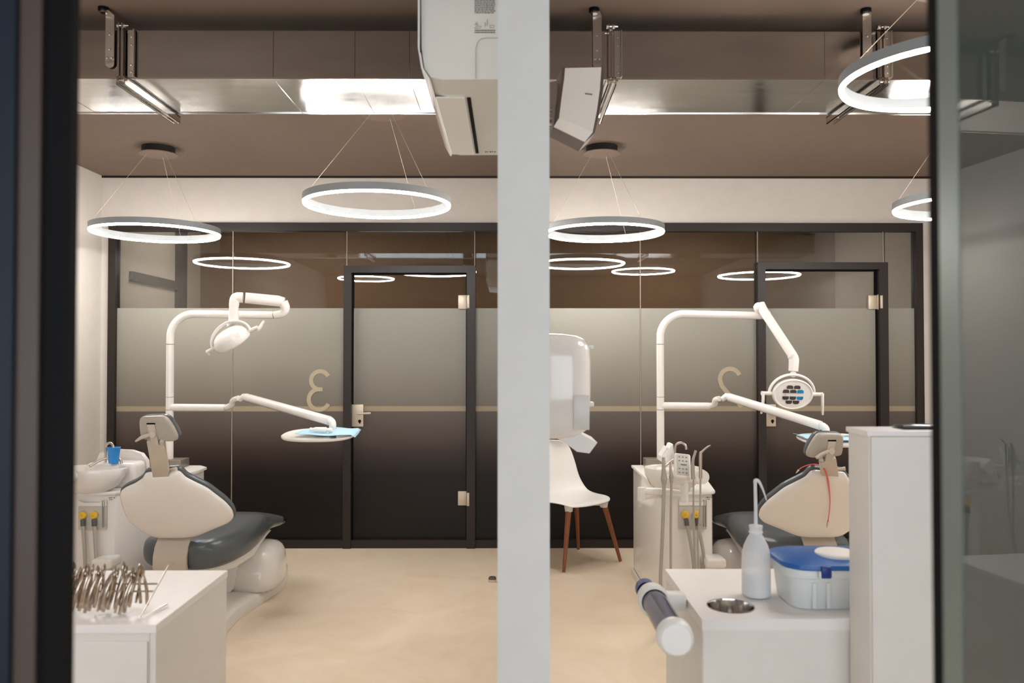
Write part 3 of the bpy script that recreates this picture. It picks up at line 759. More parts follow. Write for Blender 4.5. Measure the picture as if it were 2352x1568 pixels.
def forceps(kind):
    """closed pliers, handles down (local -z), beaks up, jaws open in the local y direction"""
    t = bpy.data.objects.new('dental_forceps', None); COL.objects.link(t); t.empty_display_size = 0.02
    L = (0.085, 0.078, 0.092)[kind]; sp_ = (0.015, 0.019, 0.012)[kind]; hook = (0.0, 0.006, -0.004)[kind]
    for sgn in (-1, 1):
        MB().tube([(0, sgn * 0.002, 0.004), (0, sgn * sp_ * 0.7, -0.016), (0, sgn * sp_, -L * 0.5), (0, sgn * sp_ * 0.9, -L * 0.8), (0, sgn * (sp_ * 0.7 + 0.003), -L)], [0.004, 0.0038, 0.0042, 0.0046, 0.0038], n=10, smooth=4, flat=(0.75, 1.15)).build('handle', M['steel_old'], t)
        MB().tube([(0, sgn * 0.002, 0.002), (hook * 0.5, sgn * 0.006, 0.014), (hook, sgn * 0.0045, 0.026), (hook * 1.8, sgn * 0.0008, 0.036)], [0.0046, 0.0036, 0.0028, 0.001], n=8, smooth=4).build('beak', M['steel_old'], t)
    MB().lathe([(0, 0.005), (0.005, 0.0045), (0.0065, 0.003), (0.0065, -0.003), (0.005, -0.0045), (0, -0.005)], (0, 0, 0.002), (0, PI / 2, 0), n=14).build('pivot', M['steel_old'], t)
    return t
protos = [forceps(k) for k in range(3)]
names = ['steel tooth forceps in the row on the wire rack']
nf = 27
random.seed(11)
for i in range(nf):
    k = (0, 1, 0, 2, 1, 0, 2, 0)[i % 8]
    if i < 3 and k == i: pass
    o = protos[k] if not protos[k].get('used') else dup_tree(protos[k])
    o['used'] = 1
    x = -1.022 - i * 0.0105 + random.uniform(-0.002, 0.002)
    o.location = (x, 2.235 + random.uniform(-0.018, 0.022), 0.846 + random.uniform(-0.006, 0.012))
    o.rotation_euler = (random.uniform(-0.12, 0.12), 0.24 + random.uniform(-0.04, 0.04), random.uniform(-0.12, 0.12))
    if i == 0: lb = 'steel tooth forceps at the right end of the row, handles spread open'
    elif i == nf - 1: lb = 'steel tooth forceps at the left end of the row beside the dark door edge'
    else: lb = 'aged steel tooth forceps packed mid row on the wire rack'
    tag(o, lb, 'forceps', 'steel forceps in the row on the left counter')
    if i == 0: o.rotation_euler = (0.1, -0.16, 1.1)
for p in [o for o in bpy.data.objects if 'used' in o]:
    del p['used']

# ------------------------------------------------------------------ dental chair
def dental_chair(name_label, O, mx, head_drop, cord=False):
    """O: origin on the floor; mx: 1 or -1 mirrors the body; head_drop lowers the headrest"""
    t = thing('dental_chair', name_label, 'dental chair', O)
    O1 = V(-1.70, 4.6, 0)
    def L(p, m=None):
        v = Vector(p) - O1
        return V(v.x * (mx if m is None else m), v.y, v.z)
    outline = [(-1.766, 3.969, 0.894), (-1.803, 3.973, 0.889), (-1.828, 3.999, 0.859), (-1.88, 4.026, 0.828), (-1.932, 4.043, 0.807), (-1.965, 4.061, 0.786), (-1.98, 4.082, 0.76), (-1.991, 4.13, 0.701), (-1.994, 4.195, 0.62), (-1.972, 4.223, 0.585), (-1.936, 4.252, 0.546), (-1.908, 4.275, 0.516), (-1.866, 4.284, 0.505), (-1.791, 4.284, 0.505), (-1.718, 4.284, 0.505), (-1.654, 4.275, 0.516), (-1.545, 4.237, 0.565), (-1.461, 4.21, 0.601), (-1.434, 4.186, 0.63), (-1.432, 4.154, 0.672), (-1.456, 4.114, 0.721), (-1.489, 4.082, 0.76), (-1.522, 4.048, 0.801), (-1.577, 4.017, 0.838), (-1.613, 3.995, 0.864), (-1.626, 3.969, 0.894), (-1.644, 3.961, 0.903), (-1.689, 3.965, 0.899)]
    loop = [L(p) for p in outline]
    a, b_ = V(0, 3.95, 0.91), V(0, 4.28, 0.51)
    slope = V(0, 0.33, -0.40).normalized()
    Nf = V(0.0, 0.40, 0.33).normalized()      # towards the patient
    Nf = V(0, slope.z * -1, slope.y).normalized()
    MB().pillow(loop, Nf, 0.035, 0.012).build('back_shell', M['white_gloss'], t, sub=1)
    c = sum(loop, Vector()) / len(loop)
    pad = [c + (p - c) * 1.025 + Nf * 0.014 for p in loop]
    MB().pillow(pad, Nf, 0.010, 0.034).build('back_cushion', M['vinyl'], t, sub=1)
    # headrest
    hd = -slope * -1 * head_drop
    hl = [(-1.74, 3.779, 1.163), (-1.734, 3.773, 1.178), (-1.72, 3.77, 1.187), (-1.679, 3.769, 1.189), (-1.624, 3.769, 1.19), (-1.607, 3.772, 1.18), (-1.592, 3.783, 1.153), (-1.58, 3.794, 1.125), (-1.571, 3.808, 1.089), (-1.58, 3.816, 1.07), (-1.602, 3.818, 1.063), (-1.666, 3.817, 1.066), (-1.719, 3.815, 1.071), (-1.744, 3.813, 1.077), (-1.746, 3.802, 1.104), (-1.744, 3.789, 1.138)]
    hloop = [L(p) + hd for p in hl]
    hN = V(0, 0.97, 0.12).normalized()
    MB().pillow(hloop, hN, 0.028, 0.01).build('headrest_shell', M['greige_dark'], t, sub=1)
    hc_ = sum(hloop, Vector()) / len(hloop)
    MB().pillow([hc_ + (p - hc_) * 1.03 + hN * 0.012 for p in hloop], hN, 0.006, 0.04).build('headrest_cushion', M['vinyl'], t, sub=1)
    # stem
    up = (V(*(-1.681, 3.800, 1.061)) - V(*(-1.719, 3.960, 0.897))).normalized()
    sb = L((-1.716, 3.955, 0.891)); st = L((-1.673, 3.800, 1.056)) + hd
    sd = (st - sb).normalized(); sN = V(1, 0, 0).cross(sd).normalized()
    def slab(p0, p1, hw, th, bev=0.003):
        d = (p1 - p0); m_ = (p0 + p1) / 2; d_ = d.normalized(); xx = V(1, 0, 0); xx = (xx - d_ * xx.dot(d_)).normalized(); yy = d_.cross(xx)
        R = Matrix((xx, yy, d_)).transposed()
        return (m_, (hw * 2, th, d.length), R, bev)
    sbm = sb - sd * 0.04
    m_ = MB(); s_ = slab(sbm, st, 0.040, 0.022); m_.box(s_[0], s_[1], s_[2], s_[3])
    for k in (-1, 1):
        q_ = slab(st - sd * 0.005, st + sd * 0.022, 0.010, 0.024); m_.box(q_[0] + V(k * 0.030, 0, 0), q_[1], q_[2], q_[3])
    m_.build('headrest_stem', M['greige'], t)
    lk0 = st - sd * 0.01 + V(0, -0.008, 0); lk1 = L((-1.679, 3.760, 1.151)) + hd
    q_ = slab(lk0, lk1, 0.018, 0.02); lk = MB().box(q_[0], q_[1], q_[2], q_[3])
    mid = (lk0 + lk1) / 2
    lk.lathe([(0, 0.016), (0.015, 0.015), (0.016, 0.0)], mid + V(0.002, -0.004, 0), (PI / 2, 0, 0), n=24)
    lk.build('headrest_link', M['greige'], t)
    sl = slab(lk1 + V(0, -0.003, -0.004), lk1 + V(0, 0.004, 0.014), 0.020, 0.012); MB().box(sl[0], sl[1], sl[2], 0.001).build('headrest_slot', M['black'], t)
    MB().tube([mid + V(-0.01, -0.012, -0.0), mid + V(-0.045, -0.02, -0.012), mid + V(-0.075, -0.022, -0.032)], [0.009, 0.009, 0.008 if head_drop else 0.004], n=12, smooth=5).build('release_lever', M['greige'], t)
    kb = sb + V(0.055, 0.0, 0.018)
    MB().tube([kb + V(-0.02, 0.01, -0.004), kb, kb + V(0.022, -0.006, 0.004)], [0.006, 0.008, 0.010], n=12, smooth=4).build('height_knob', M['greige'], t)
    # hinge bracket
    b_ = MB(); pth = [(4.31, 0.56), (4.295, 0.50), (4.25, 0.46), (4.228, 0.41), (4.225, 0.36), (4.24, 0.31), (4.26, 0.28)]
    rg = []
    for yy, zz in pth:
        cx = -1.787
        rg.append([L((cx - 0.088, yy, zz)), L((cx + 0.088, yy, zz)), L((cx + 0.088, yy + 0.02, zz + 0.008)), L((cx - 0.088, yy + 0.02, zz + 0.008))])
    b_.loft(rg).build('hinge_bracket', M['greige'], t, angle=1.0)
    # seat loft along the body axis
    c0, c1 = V(-1.770, 4.26, 0), V(-1.64, 5.25, 0)
    dr = (c1 - c0).normalized(); sd2 = V(dr.y, -dr.x, 0)
    secs = [(0.0, .10, .36, .46), (0.015, .17, .335, .485), (0.06, .23, .315, .505), (0.14, .262, .31, .515), (0.30, .278, .31, .522), (0.45, .272, .325, .545), (0.58, .250, .352, .552), (0.68, .228, .375, .53), (0.78, .212, .375, .505), (0.88, .205, .368, .475), (0.96, .20, .362, .452), (0.985, .185, .365, .445)]
    rg = []
    for s0, hw, z0, z1 in secs:
        p = c0 + dr * s0; ring = []
        for k in range(24):
            a = 2 * PI * k / 24; ca, sa = math.cos(a), math.sin(a)
            ex = 0.62
            xx = hw * math.copysign(abs(ca) ** ex, ca); zz = (z1 - z0) / 2 * math.copysign(abs(sa) ** ex, sa)
            zz = (z0 + z1) / 2 + zz
            if sa > 0.3: zz -= 0.02 * (1 - abs(ca)) * 1.0
            ring.append(L(p + sd2 * xx + V(0, 0, zz)))
        rg.append(ring)
    MB().loft(rg).build('seat_cushion', M['vinyl'], t, sub=1, angle=3.0)
    # foot cap
    rg = []
    for s0, hw, z0, z1 in ((0.90, .205, .36, .462), (0.98, .20, .356, .445), (1.03, .19, .358, .438), (1.045, .165, .362, .43)):
        p = c0 + dr * s0
        rg.append([L(p + sd2 * (hw * math.copysign(abs(math.cos(2 * PI * k / 16)) ** .6, math.cos(2 * PI * k / 16))) + V(0, 0, (z0 + z1) / 2 + (z1 - z0) / 2 * math.sin(2 * PI * k / 16))) for k in range(16)])
    MB().loft(rg).build('footrest_cap', M['black_gloss'], t, sub=1, angle=3.0)
    # under-seat frame
    rg = []
    for s0, hw, z0, z1 in ((0.10, .14, .27, .36), (0.3, .20, .255, .37), (0.5, .21, .27, .39), (0.64, .19, .31, .40), (0.78, .17, .35, .38), (0.86, .15, .352, .37)):
        p = c0 + dr * s0
        rg.append([L(p + sd2 * (hw * math.copysign(abs(math.cos(2 * PI * k / 16)) ** .5, math.cos(2 * PI * k / 16))) + V(0, 0, (z0 + z1) / 2 + (z1 - z0) / 2 * math.copysign(abs(math.sin(2 * PI * k / 16)) ** .5, math.sin(2 * PI * k / 16)))) for k in range(16)])
    MB().loft(rg).build('seat_frame', M['white'], t, angle=0.8)
    # slanted lift arm
    la = MB().prism([L((-1.512, 4.880, 0.396)), L((-1.592, 4.820, 0.305)), L((-1.613, 4.740, 0.112)), L((-1.662, 4.720, 0.049)), L((-1.779, 4.700, 0.035)), L((-1.751, 4.620, 0.296)), L((-1.616, 4.700, 0.334))], (-0.18 * mx, 0.02, 0))
    la.build('lift_arm', M['white'], t, smooth=False)
    lb_ = L((-1.589, 4.600, 0.294)); MB().tube([lb_ + V(0.012 * mx, 0, 0), lb_ + V(-0.05 * mx, 0.03, 0)], 0.012, n=16, flat=(1, 1.0)).build('pivot_cover', M['dark_grey'], t)
    # pedestal housing
    rg = []
    pcx, pcy = -1.545, 4.93
    for z, wx, wy, oy in ((0.045, .150, .20, 0), (0.10, .160, .21, 0), (0.20, .162, .20, .01), (0.27, .150, .175, .02), (0.31, .120, .14, .03), (0.325, .06, .07, .03)):
        rg.append([L((pcx + wx * math.copysign(abs(math.cos(2 * PI * k / 24)) ** .7, math.cos(2 * PI * k / 24)), pcy + oy + wy * math.copysign(abs(math.sin(2 * PI * k / 24)) ** .7, math.sin(2 * PI * k / 24)), z)) for k in range(24)])
    MB().loft(rg).build('pedestal_cover', M['white_gloss'], t, sub=1, angle=1.5)
    # base plate
    out = [(-1.438, 3.973, 0.000), (-1.491, 4.231, -0.000), (-1.506, 4.459, 0.000), (-1.465, 4.754, 0.000), (-1.429, 4.989, 0.000), (-1.428, 5.129, 0.000), (-1.459, 5.258, 0.000), (-1.46, 5.32, 0), (-1.60, 5.38, 0), (-1.80, 5.30, 0), (-1.98, 4.9, 0), (-1.98, 4.1, 0), (-1.75, 3.95, 0)]
    cb = V(-1.70, 4.65, 0)
    rg = []
    for sc_, z in ((1.0, 0.001), (1.0, 0.02), (0.985, 0.045), (0.93, 0.062), (0.7, 0.075), (0.3, 0.08)):
        rg.append([L(cb + (Vector(p) - cb) * sc_ + V(0, 0, z + (0.045 if (p[1] > 5.0 and 0.03 < z < 0.07) else 0))) for p in out])
    MB().loft(rg).build('base_plate', M['white_gloss'], t, angle=1.0)
    return t
c1_ = dental_chair('white and slate blue dental chair in the left room, headrest raised high', (-1.70, 4.6, 0), 1, 0.0)
c2_ = dental_chair('white and slate blue dental chair in the right room, red cord on its back', (1.575, 4.6, 0), -1, 0.115)

# red cord with clips over the right chair
cordp = [(1.433, 3.930, 0.912), (1.456, 3.935, 0.924), (1.518, 3.990, 0.928), (1.538, 3.935, 0.929), (1.552, 3.905, 0.905), (1.582, 3.950, 0.849), (1.619, 4.020, 0.762), (1.638, 4.070, 0.698), (1.649, 4.120, 0.621)]
rc = thing('napkin_clip_cord', 'red napkin cord with metal clips draped over the right dental chair', 'cord', cordp[4])
MB().tube(cordp, [0.0022, 0.0022, 0.0022, 0.0022, 0.004, 0.0045, 0.0026, 0.0022, 0.0025], n=8, smooth=6).build('cord', M['red'], rc, origin=rc.location)
for a, b_ in (((1.645, 4.110, 0.621), (1.646, 4.130, 0.581)), ((1.429, 3.925, 0.911), (1.416, 3.930, 0.893))):
    MB().tube([a, (Vector(a) * .5 + Vector(b_) * .5), b_], [0.005, 0.004, 0.0015], n=8).build('clip', M['chrome'], rc, origin=rc.location)

# ------------------------------------------------------------------ dental units
def dental_unit(dx, left):
    """unit body; dx shifts the right-room geometry"""
    lab_ = ('white dental unit with spittoon bowl and light pole at the far left' if left else 'white dental unit with keypad, hoses and light pole right of the white chair')
    t = thing('dental_unit', lab_, 'dental unit', (1.0 + dx, 4.8, 0))
    O = V(1.0, 4.8, 0)
    def B(mb_, nm, m_, par=t, **k):
        for v in mb_.bm.verts: v.co -= O
        return mb_.build(nm, m_, par, **k)
    # body with bulged front
    foot = []
    def plan(x0, x1f, x1b, yf, yb, bulge, z):
        P = [(x0, yb, z), (x0, yf + 0.02, z)]
        for k in range(9):
            u = k / 8; P.append((x0 + 0.01 + (x1f - x0 - 0.02) * u, yf - bulge * math.sin(PI * u) , z))
        P += [(x1f, yf + 0.02, z), ((x1f + x1b) / 2 , (yf + yb) / 2, z), (x1b, yb - 0.25, z), (x1b - 0.01, yb - 0.08, z), (x1b - 0.08, yb, z)]
        return P
    B(MB().loft([plan(0.838, 1.118, 1.25, 4.36, 5.36, 0.02, 0.0), plan(0.838, 1.118, 1.25, 4.36, 5.36, 0.02, 0.718)]), 'cabinet_body', M['white_gloss'], angle=0.5)
    B(MB().loft([plan(0.828, 1.128, 1.262, 4.345, 5.375, 0.025, 0.7185), plan(0.826, 1.130, 1.264, 4.343, 5.377, 0.025, 0.727), plan(0.828, 1.128, 1.262, 4.345, 5.375, 0.025, 0.735)]), 'top_cover', M['white'], angle=0.5)
    B(MB().span((0.826, 4.34, 0.001), (0.834, 5.38, 0.05)), 'plinth', M['white_satin'], smooth=False)
    # recess with suction connectors
    B(MB().span((0.925, 4.330, 0.53), (1.075, 4.338, 0.66), bev=0.002), 'connector_recess', M['panel_grey'])
    B(MB().prism([(0.925, 4.325, 0.66), (1.075, 4.325, 0.66), (1.075, 4.325, 0.69), (1.04, 4.325, 0.678), (0.96, 4.325, 0.678), (0.925, 4.325, 0.69)], (0, 0.01, 0)), 'recess_hood', M['white'])
    for k, xk in enumerate((0.955, 1.015)):
        cp = MB().lathe([(0, 0.018), (0.016, 0.018), (0.0205, 0.014), (0.021, 0.0), (0, 0)], (xk, 4.328, 0.612), (PI / 2, 0, 0), n=24)
        cp.lathe([(0.003, 0.020), (0.0045, 0.019), (0.005, 0.018)], (xk, 4.328, 0.612), (PI / 2, 0, 0), n=12)
        B(cp, 'suction_cap', M['yellow'])
        B(MB().tube([(xk + 0.004, 4.315, 0.59), (xk + 0.008, 4.31, 0.555)], 0.0125, n=14), 'hose_collar', M['dark_grey'])
        B(MB().tube([(xk + 0.008, 4.31, 0.557), (xk + 0.018, 4.30, 0.50), (xk + 0.034, 4.285, 0.38), (xk + 0.04, 4.28, 0.25), (xk + 0.035, 4.30, 0.12), (xk + 0.02, 4.345, 0.06)], 0.0095, n=12, smooth=6), 'suction_hose', M['hose'])
    B(MB().span((1.056, 4.322, 0.545), (1.062, 4.333, 0.69)).span((1.068, 4.322, 0.545), (1.073, 4.333, 0.69)), 'vent_slot', M['hose'], smooth=False)
    B(MB().box((1.10, 4.29, 0.37), (0.11, 0.13, 0.055), bev=0.018, seg=4).box((1.08, 4.30, 0.325), (0.06, 0.08, 0.05), bev=0.008), 'side_bracket', M['white_gloss'])
    if not left:
        B(MB().lathe([(0, 0.0), (0.03, 0.0), (0.032, 0.02), (0.026, 0.045), (0.012, 0.06), (0, 0.062)], (1.09, 4.285, 0.22), n=24).tube([(1.09, 4.285, 0.10), (1.09, 4.285, 0.22)], 0.02, n=16), 'filter_glass', M['chrome'])
    tx = MB()
    for i, w_ in enumerate((.010, .006, .009)): tx.span((1.078 + i * 0.0125, 4.3525, 0.697), (1.078 + i * 0.0125 + w_, 4.3555, 0.701))
    tx.span((1.080, 4.3525, 0.688), (1.098, 4.3555, 0.690))
    B(tx, 'printed_mark', M['grey_print'], smooth=False)
    # spittoon bowl
    cx, cy = (0.975 if left else 0.895), 4.36
    B(MB().lathe([(0, 0.72), (0.04, 0.722), (0.10, 0.735), (0.15, 0.77), (0.180, 0.82), (0.187, 0.855), (0.183, 0.862), (0.177, 0.855), (0.165, 0.825), (0.12, 0.785), (0.05, 0.762), (0, 0.758)], (cx, cy, 0), n=48, sx=1.0 if left else 0.82, sy=0.72), 'spittoon_bowl', M['white_gloss'])
    if left: B(MB().box((cx + 0.05, cy + 0.18, 0.80), (0.28, 0.16, 0.145), bev=0.03, seg=4), 'bowl_support', M['white_gloss'])
    else: B(MB().box((cx, cy + 0.12, 0.79), (0.16, 0.14, 0.12), bev=0.03, seg=4), 'bowl_support', M['white_gloss'])
    so_ = -0.035 if left else 0.0
    sp1 = [(cx + 0.045, cy + 0.14, 0.865), (cx + 0.045, cy + 0.14, 0.94), (cx + 0.052, cy + 0.135, 0.972), (cx + 0.078, cy + 0.125, 0.982), (cx + 0.098, cy + 0.115, 0.968), (cx + 0.102, cy + 0.112, 0.945)]
    sp1 = [(q_[0] + so_, q_[1], q_[2]) for q_ in sp1]
    B(MB().tube(sp1, 0.0065, n=12, smooth=6).tube([(cx + 0.045 + so_, cy + 0.14, 0.860), (cx + 0.045 + so_, cy + 0.14, 0.870)], 0.013, n=16), 'cup_filler_spout', M['steel'])
    sp2 = [(cx + 0.11, cy + 0.12, 0.868), (cx + 0.10, cy + 0.115, 0.895), (cx + 0.06, cy + 0.09, 0.905), (cx + 0.02, cy + 0.07, 0.893), (cx - 0.03, cy + 0.04, 0.862)]
    B(MB().tube(sp2, [0.008, 0.0065, 0.006, 0.006, 0.007], n=12, smooth=6), 'bowl_rinse_spout', M['steel'])
    # pole
    px, py = 1.008, 5.35 - 0.06
    B(MB().box((px, py, 0.762), (0.21, 0.14, 0.056), bev=0.003), 'pole_socket', M['grey_box'])
    armz = 1.748
    pts_ = [(px, py, 0.735), (px, py, 1.56)]
    R_ = 0.155
    for k in range(1, 11):
        a = PI / 2 * k / 10
        pts_.append((px + R_ - R_ * math.cos(a), py, armz - R_ + R_ * math.sin(a)))
    if left:
        end = V(1.69, py, armz - 0.008)
    else:
        end = V(1.665, py - 0.04, armz - 0.012)
    pts_.append(tuple(end))
    B(MB().tube(pts_, 0.0255, n=24), 'pole', M['white_gloss'])
    B(MB().tube([(px, py, 1.545), (px, py, 1.549)], 0.0262, n=24).tube([(px, py, 1.196), (px, py, 1.199)], 0.0262, n=24).tube([(px, py, 1.112), (px, py, 1.115)], 0.0262, n=24), 'pole_joint', M['grey_print'])
    # lamp arm
    lam = MB()
    if left:
        e0 = V(1.70, py, armz - 0.008)
        lam.tube([e0, e0 + V(0.055, -0.01, 0.012), e0 + V(0.075, -0.02, 0.045), e0 + V(0.06, -0.03, 0.085)], [0.027, 0.028, 0.03, 0.034], n=20, smooth=5)
        lam.tube([e0 + V(0.07, -0.03, 0.085), e0 + V(0.03, -0.035, 0.092), e0 + V(-0.165, -0.10, 0.108)], [0.030, 0.036, 0.035], n=20)
        j = e0 + V(-0.185, -0.11, 0.108)
        lam.tube([j + V(0.01, 0, 0.0), j + V(-0.035, -0.01, -0.005), j + V(-0.045, -0.015, -0.06)], [0.034, 0.034, 0.031], n=20, smooth=5)
        lam.tube([j + V(-0.045, -0.015, -0.055), j + V(-0.045, -0.015, -0.10), j + V(-0.045, -0.015, -0.155)], [0.029, 0.031, 0.034], n=20, smooth=3)
        H = j + V(-0.045, -0.015, -0.17)
    else:
        e0 = end
        k1 = V(*(1.650, 5.220, 1.804))
        lam.tube([e0, e0 + V(0.035, -0.01, 0.012), k1 + V(-0.015, 0, -0.02), k1], [0.0255, 0.028, 0.028, 0.022], n=20, smooth=5)
        k2 = V(*(1.789, 5.000, 1.467))
        lam.tube([k1 + V(0.008, -0.005, 0.012), k1 + (k2 - k1) * 0.1, k2], [0.022, 0.030, 0.030], n=20)
        k3 = V(*(1.789, 5.000, 1.374))
        lam.tube([k2 + V(-0.01, 0, 0.01), k2 + V(0.004, 0, -0.02), k3], [0.030, 0.032, 0.030], n=20, smooth=4)
        H = k3 + V(0, 0, -0.022)
    B(lam, 'lamp_arm', M['white_gloss'])
    # lamp head (face along local -y)
    if left:
        ex = V(0.87, -0.15, 0.40).normalized()
        dome = V(-0.25, -0.52, 0.82); ey = (dome - ex * dome.dot(ex)).normalized()      # dome faces up and to the viewer
        ez = ex.cross(ey)
        Rm = Matrix((ex, ey, ez)).transposed()
        hc2 = H + V(0.008, -0.03, -0.112)
    else:
        tilt = math.radians(12)
        ex = V(1, 0, -0.02).normalized(); ey = V(0, math.cos(tilt), math.sin(tilt)); ez = ex.cross(ey)
        Rm = Matrix((ex, ey, ez)).transposed()
        hc2 = H + V(-0.012, -0.02, -0.122)
    Oh = hc2
    def T(p): return Rm @ Vector(p) + Oh
    def TX(mb_):
        for v in mb_.bm.verts: v.co = T(v.co)
        return mb_
    a_, c_ = 0.128, 0.098
    hd_ = MB()
    # shell dome behind face
    rings_ = []
    for q_, yy in ((1.0, 0.0), (1.0, 0.012), (0.95, 0.035), (0.82, 0.058), (0.6, 0.075), (0.3, 0.084), (0.05, 0.086)):
        rings_.append([(a_ * q_ * math.cos(2 * PI * k / 40), yy, c_ * q_ * math.sin(2 * PI * k / 40)) for k in range(40)])
    front_ = []
    for q_, yy in ((0.60, -0.004), (0.80, -0.006), (0.88, -0.004), (0.93, -0.012), (0.98, -0.010)):
        front_.append([(a_ * q_ * math.cos(2 * PI * k / 40), yy, c_ * q_ * math.sin(2 * PI * k / 40)) for k in range(40)])
    hd_.loft(front_ + rings_)
    hb = B(TX(hd_), 'lamp_head', M['white_gloss'], angle=1.2)
    # facets
    fw, fh = 0.0235, 0.017
    rows = [(0.047, (-0.0225, 0.0225), 1), (0.020, (-0.045, 0.0, 0.045), 1), (-0.023, (-0.045, 0.0, 0.045), -1), (-0.050, (-0.0225, 0.0225), -1)]
    for zc, xs, sg in rows:
        for xk in xs:
            w2_ = 0.0195; h2_ = 0.0105
            pts2 = [(-w2_, -h2_ * sg), (w2_, -h2_ * sg), (w2_, h2_ * 0.35 * sg), (w2_ * 0.62, h2_ * sg), (-w2_ * 0.62, h2_ * sg), (-w2_, h2_ * 0.35 * sg)]
            bl = (xk > 0.03)
            B(TX(MB().prism([(xk + u_, -0.0085, zc + v_) for u_, v_ in pts2], (0, 0.004, 0))), 'lens_facet', M['facet_blue_reflection'] if bl else M['lamp_glass'], par=hb, smooth=False)
    B(TX(MB().tube([(-0.048, -0.004, -0.002), (-0.048, -0.0065, -0.002)], 0.0055, n=14)), 'indicator', M['orange'], par=hb)
    # yoke arc above the head
    yu = (V(0, 0, 1) - ex * ex.z).normalized() if left else ez
    yo = Oh + ey * 0.02
    yk = [yo + ex * 0.142 * math.cos(math.radians(a)) + yu * (0.105 if left else 0.122) * math.sin(math.radians(a)) for a in range(-4, 185, 9)]
    B(MB().tube(yk, 0.0105, n=12, flat=(1.3, 0.8)), 'yoke', M['white_gloss'], par=hb)
    B(MB().tube([yo + yu * (0.098 if left else 0.12), H + V(0, 0, 0.012)], 0.018, n=20), 'swivel', M['white'], par=hb)
    for k in (-1, 1):
        hh = MB().tube([(k * 0.128, 0.012, 0.0), (k * 0.165, 0.012, 0.0), (k * 0.192, 0.008, 0.0)], [0.013, 0.012, 0.014], n=14)
        hh.tube([(k * 0.186, 0.0, 0.008), (k * 0.186, -0.012, -0.04), (k * 0.190, -0.016, -0.10), (k * 0.193, -0.018, -0.125)], [0.013, 0.013, 0.011, 0.008], n=12, smooth=4, flat=(0.9, 0.7))
        B(TX(hh), 'lamp_handle', M['white_satin'], par=hb)
    # tray arm
    az = 1.150
    ta = MB()
    a0 = V(px, py, az)
    if left:
        a1 = V(*(-1.862, 5.250, 1.130)) - V(dx, 0, 0); a2 = V(*(-1.740, 5.150, 1.198)) - V(dx, 0, 0); a3 = V(*(-1.690, 5.100, 1.209)) - V(dx, 0, 0); a4 = V(*(-1.035, 4.620, 1.095)) - V(dx, 0, 0); a5 = V(*(-1.013, 4.600, 1.066)) - V(dx, 0, 0)
        tc_ = V(*(-1.062, 4.500, 1.041)) - V(dx, 0, 0)
    else:
        a1 = V(*(1.325, 5.250, 1.140)); a2 = V(*(1.362, 5.150, 1.194)); a3 = V(*(1.394, 5.100, 1.211)); a4 = V(*(1.810, 4.620, 1.066)); a5 = V(*(1.832, 4.600, 1.035))
        tc_ = V(*(1.851, 4.500, 0.996))
    az = a1.z
    B(MB().tube([V(px, py, az), a1], [0.024, 0.023], n=18).tube([a1, a1 + (a2 - a1) * 0.35 + V(0.01, 0, -0.004), a1 + (a2 - a1) * 0.6 + V(0.0, 0, 0.01), a2], [0.018, 0.020, 0.019, 0.018], n=16, smooth=5).tube([a3 + V(-0.03, 0, -0.02), a3, a3 + (a4 - a3) * 0.04, a4], [0.016, 0.022, 0.027, 0.027], n=18), 'tray_arm', M['white_gloss'])
    B(MB().tube([a4 - (a4 - a3).normalized() * 0.01, a4 + (a4 - a3).normalized() * 0.012, a5 + V(0, 0, 0.012), a5 + V(0, 0, -0.02)], [0.020, 0.022, 0.021, 0.020], n=16, smooth=3), 'tray_joint', M['white'])
    # tray: rounded pan
    def tray_out(sc2, z):
        P = []
        for k in range(48):
            a = 2 * PI * k / 48; ca, sa = math.cos(a), math.sin(a)
            dy_ = 0.21 * sc2 * math.copysign(abs(sa) ** 0.8, sa); P.append((tc_.x + 0.205 * sc2 * math.copysign(abs(ca) ** 0.75, ca), tc_.y + dy_, z + 0.06 * dy_))
        return P
    zt = a5.z - 0.035
    B(MB().loft([tray_out(0.82, zt - 0.018), tray_out(0.97, zt - 0.012), tray_out(1.0, zt - 0.004), tray_out(0.99, zt + 0.002), tray_out(0.94, zt + 0.0), tray_out(0.88, zt - 0.008), tray_out(0.2, zt - 0.009)]), 'tray', M['white_gloss'], angle=1.2)
    tray_top = V(tc_.x + dx, tc_.y, zt)
    B(MB().tube([a5 + V(0, 0, -0.015), V(a5.x, a5.y, zt - 0.006)], 0.018, n=16), 'tray_post', M['white'])
    # instrument holder in front of the unit
    hx, hy, hz = 0.90, 4.10, 0.845
    B(MB().tube([(0.795, hy, hz - 0.01), (1.005, hy + 0.02, hz - 0.01)], 0.026, n=20).tube([(0.993, hy - 0.012, hz + 0.004), (0.993, hy + 0.03, hz + 0.004)], 0.036, n=24), 'holder_bar', M['white_gloss'])
    B(MB().tube([(0.695, 4.16, 0.765), (0.80, 4.15, 0.765), (0.905, 4.11, 0.76)], [0.020, 0.018, 0.018], n=14, smooth=4).tube([(0.695, 4.16, 0.785), (0.695, 4.16, 0.72)], 0.022, n=18).tube([(0.905, 4.11, 0.72), (0.905, 4.11, 0.83)], 0.022, n=18).tube([(0.695, 4.16, 0.735), (0.845, 4.42, 0.70)], 0.014, n=14), 'holder_arm', M['white'])
    kp0 = V(0.885, 4.07, 0.905)
    kR = Euler((math.radians(-28), math.radians(6), math.radians(0))).to_matrix()
    kp = B(MB().box(kp0, (0.085, 0.035, 0.135), kR, bev=0.012, seg=4), 'keypad_housing', M['white_gloss'])
    B(MB().box(kp0 + kR @ V(0.0, -0.0172, 0.004), (0.062, 0.003, 0.112), kR, bev=0.001), 'keypad', M['panel_grey'], par=kp)
    ky = MB()
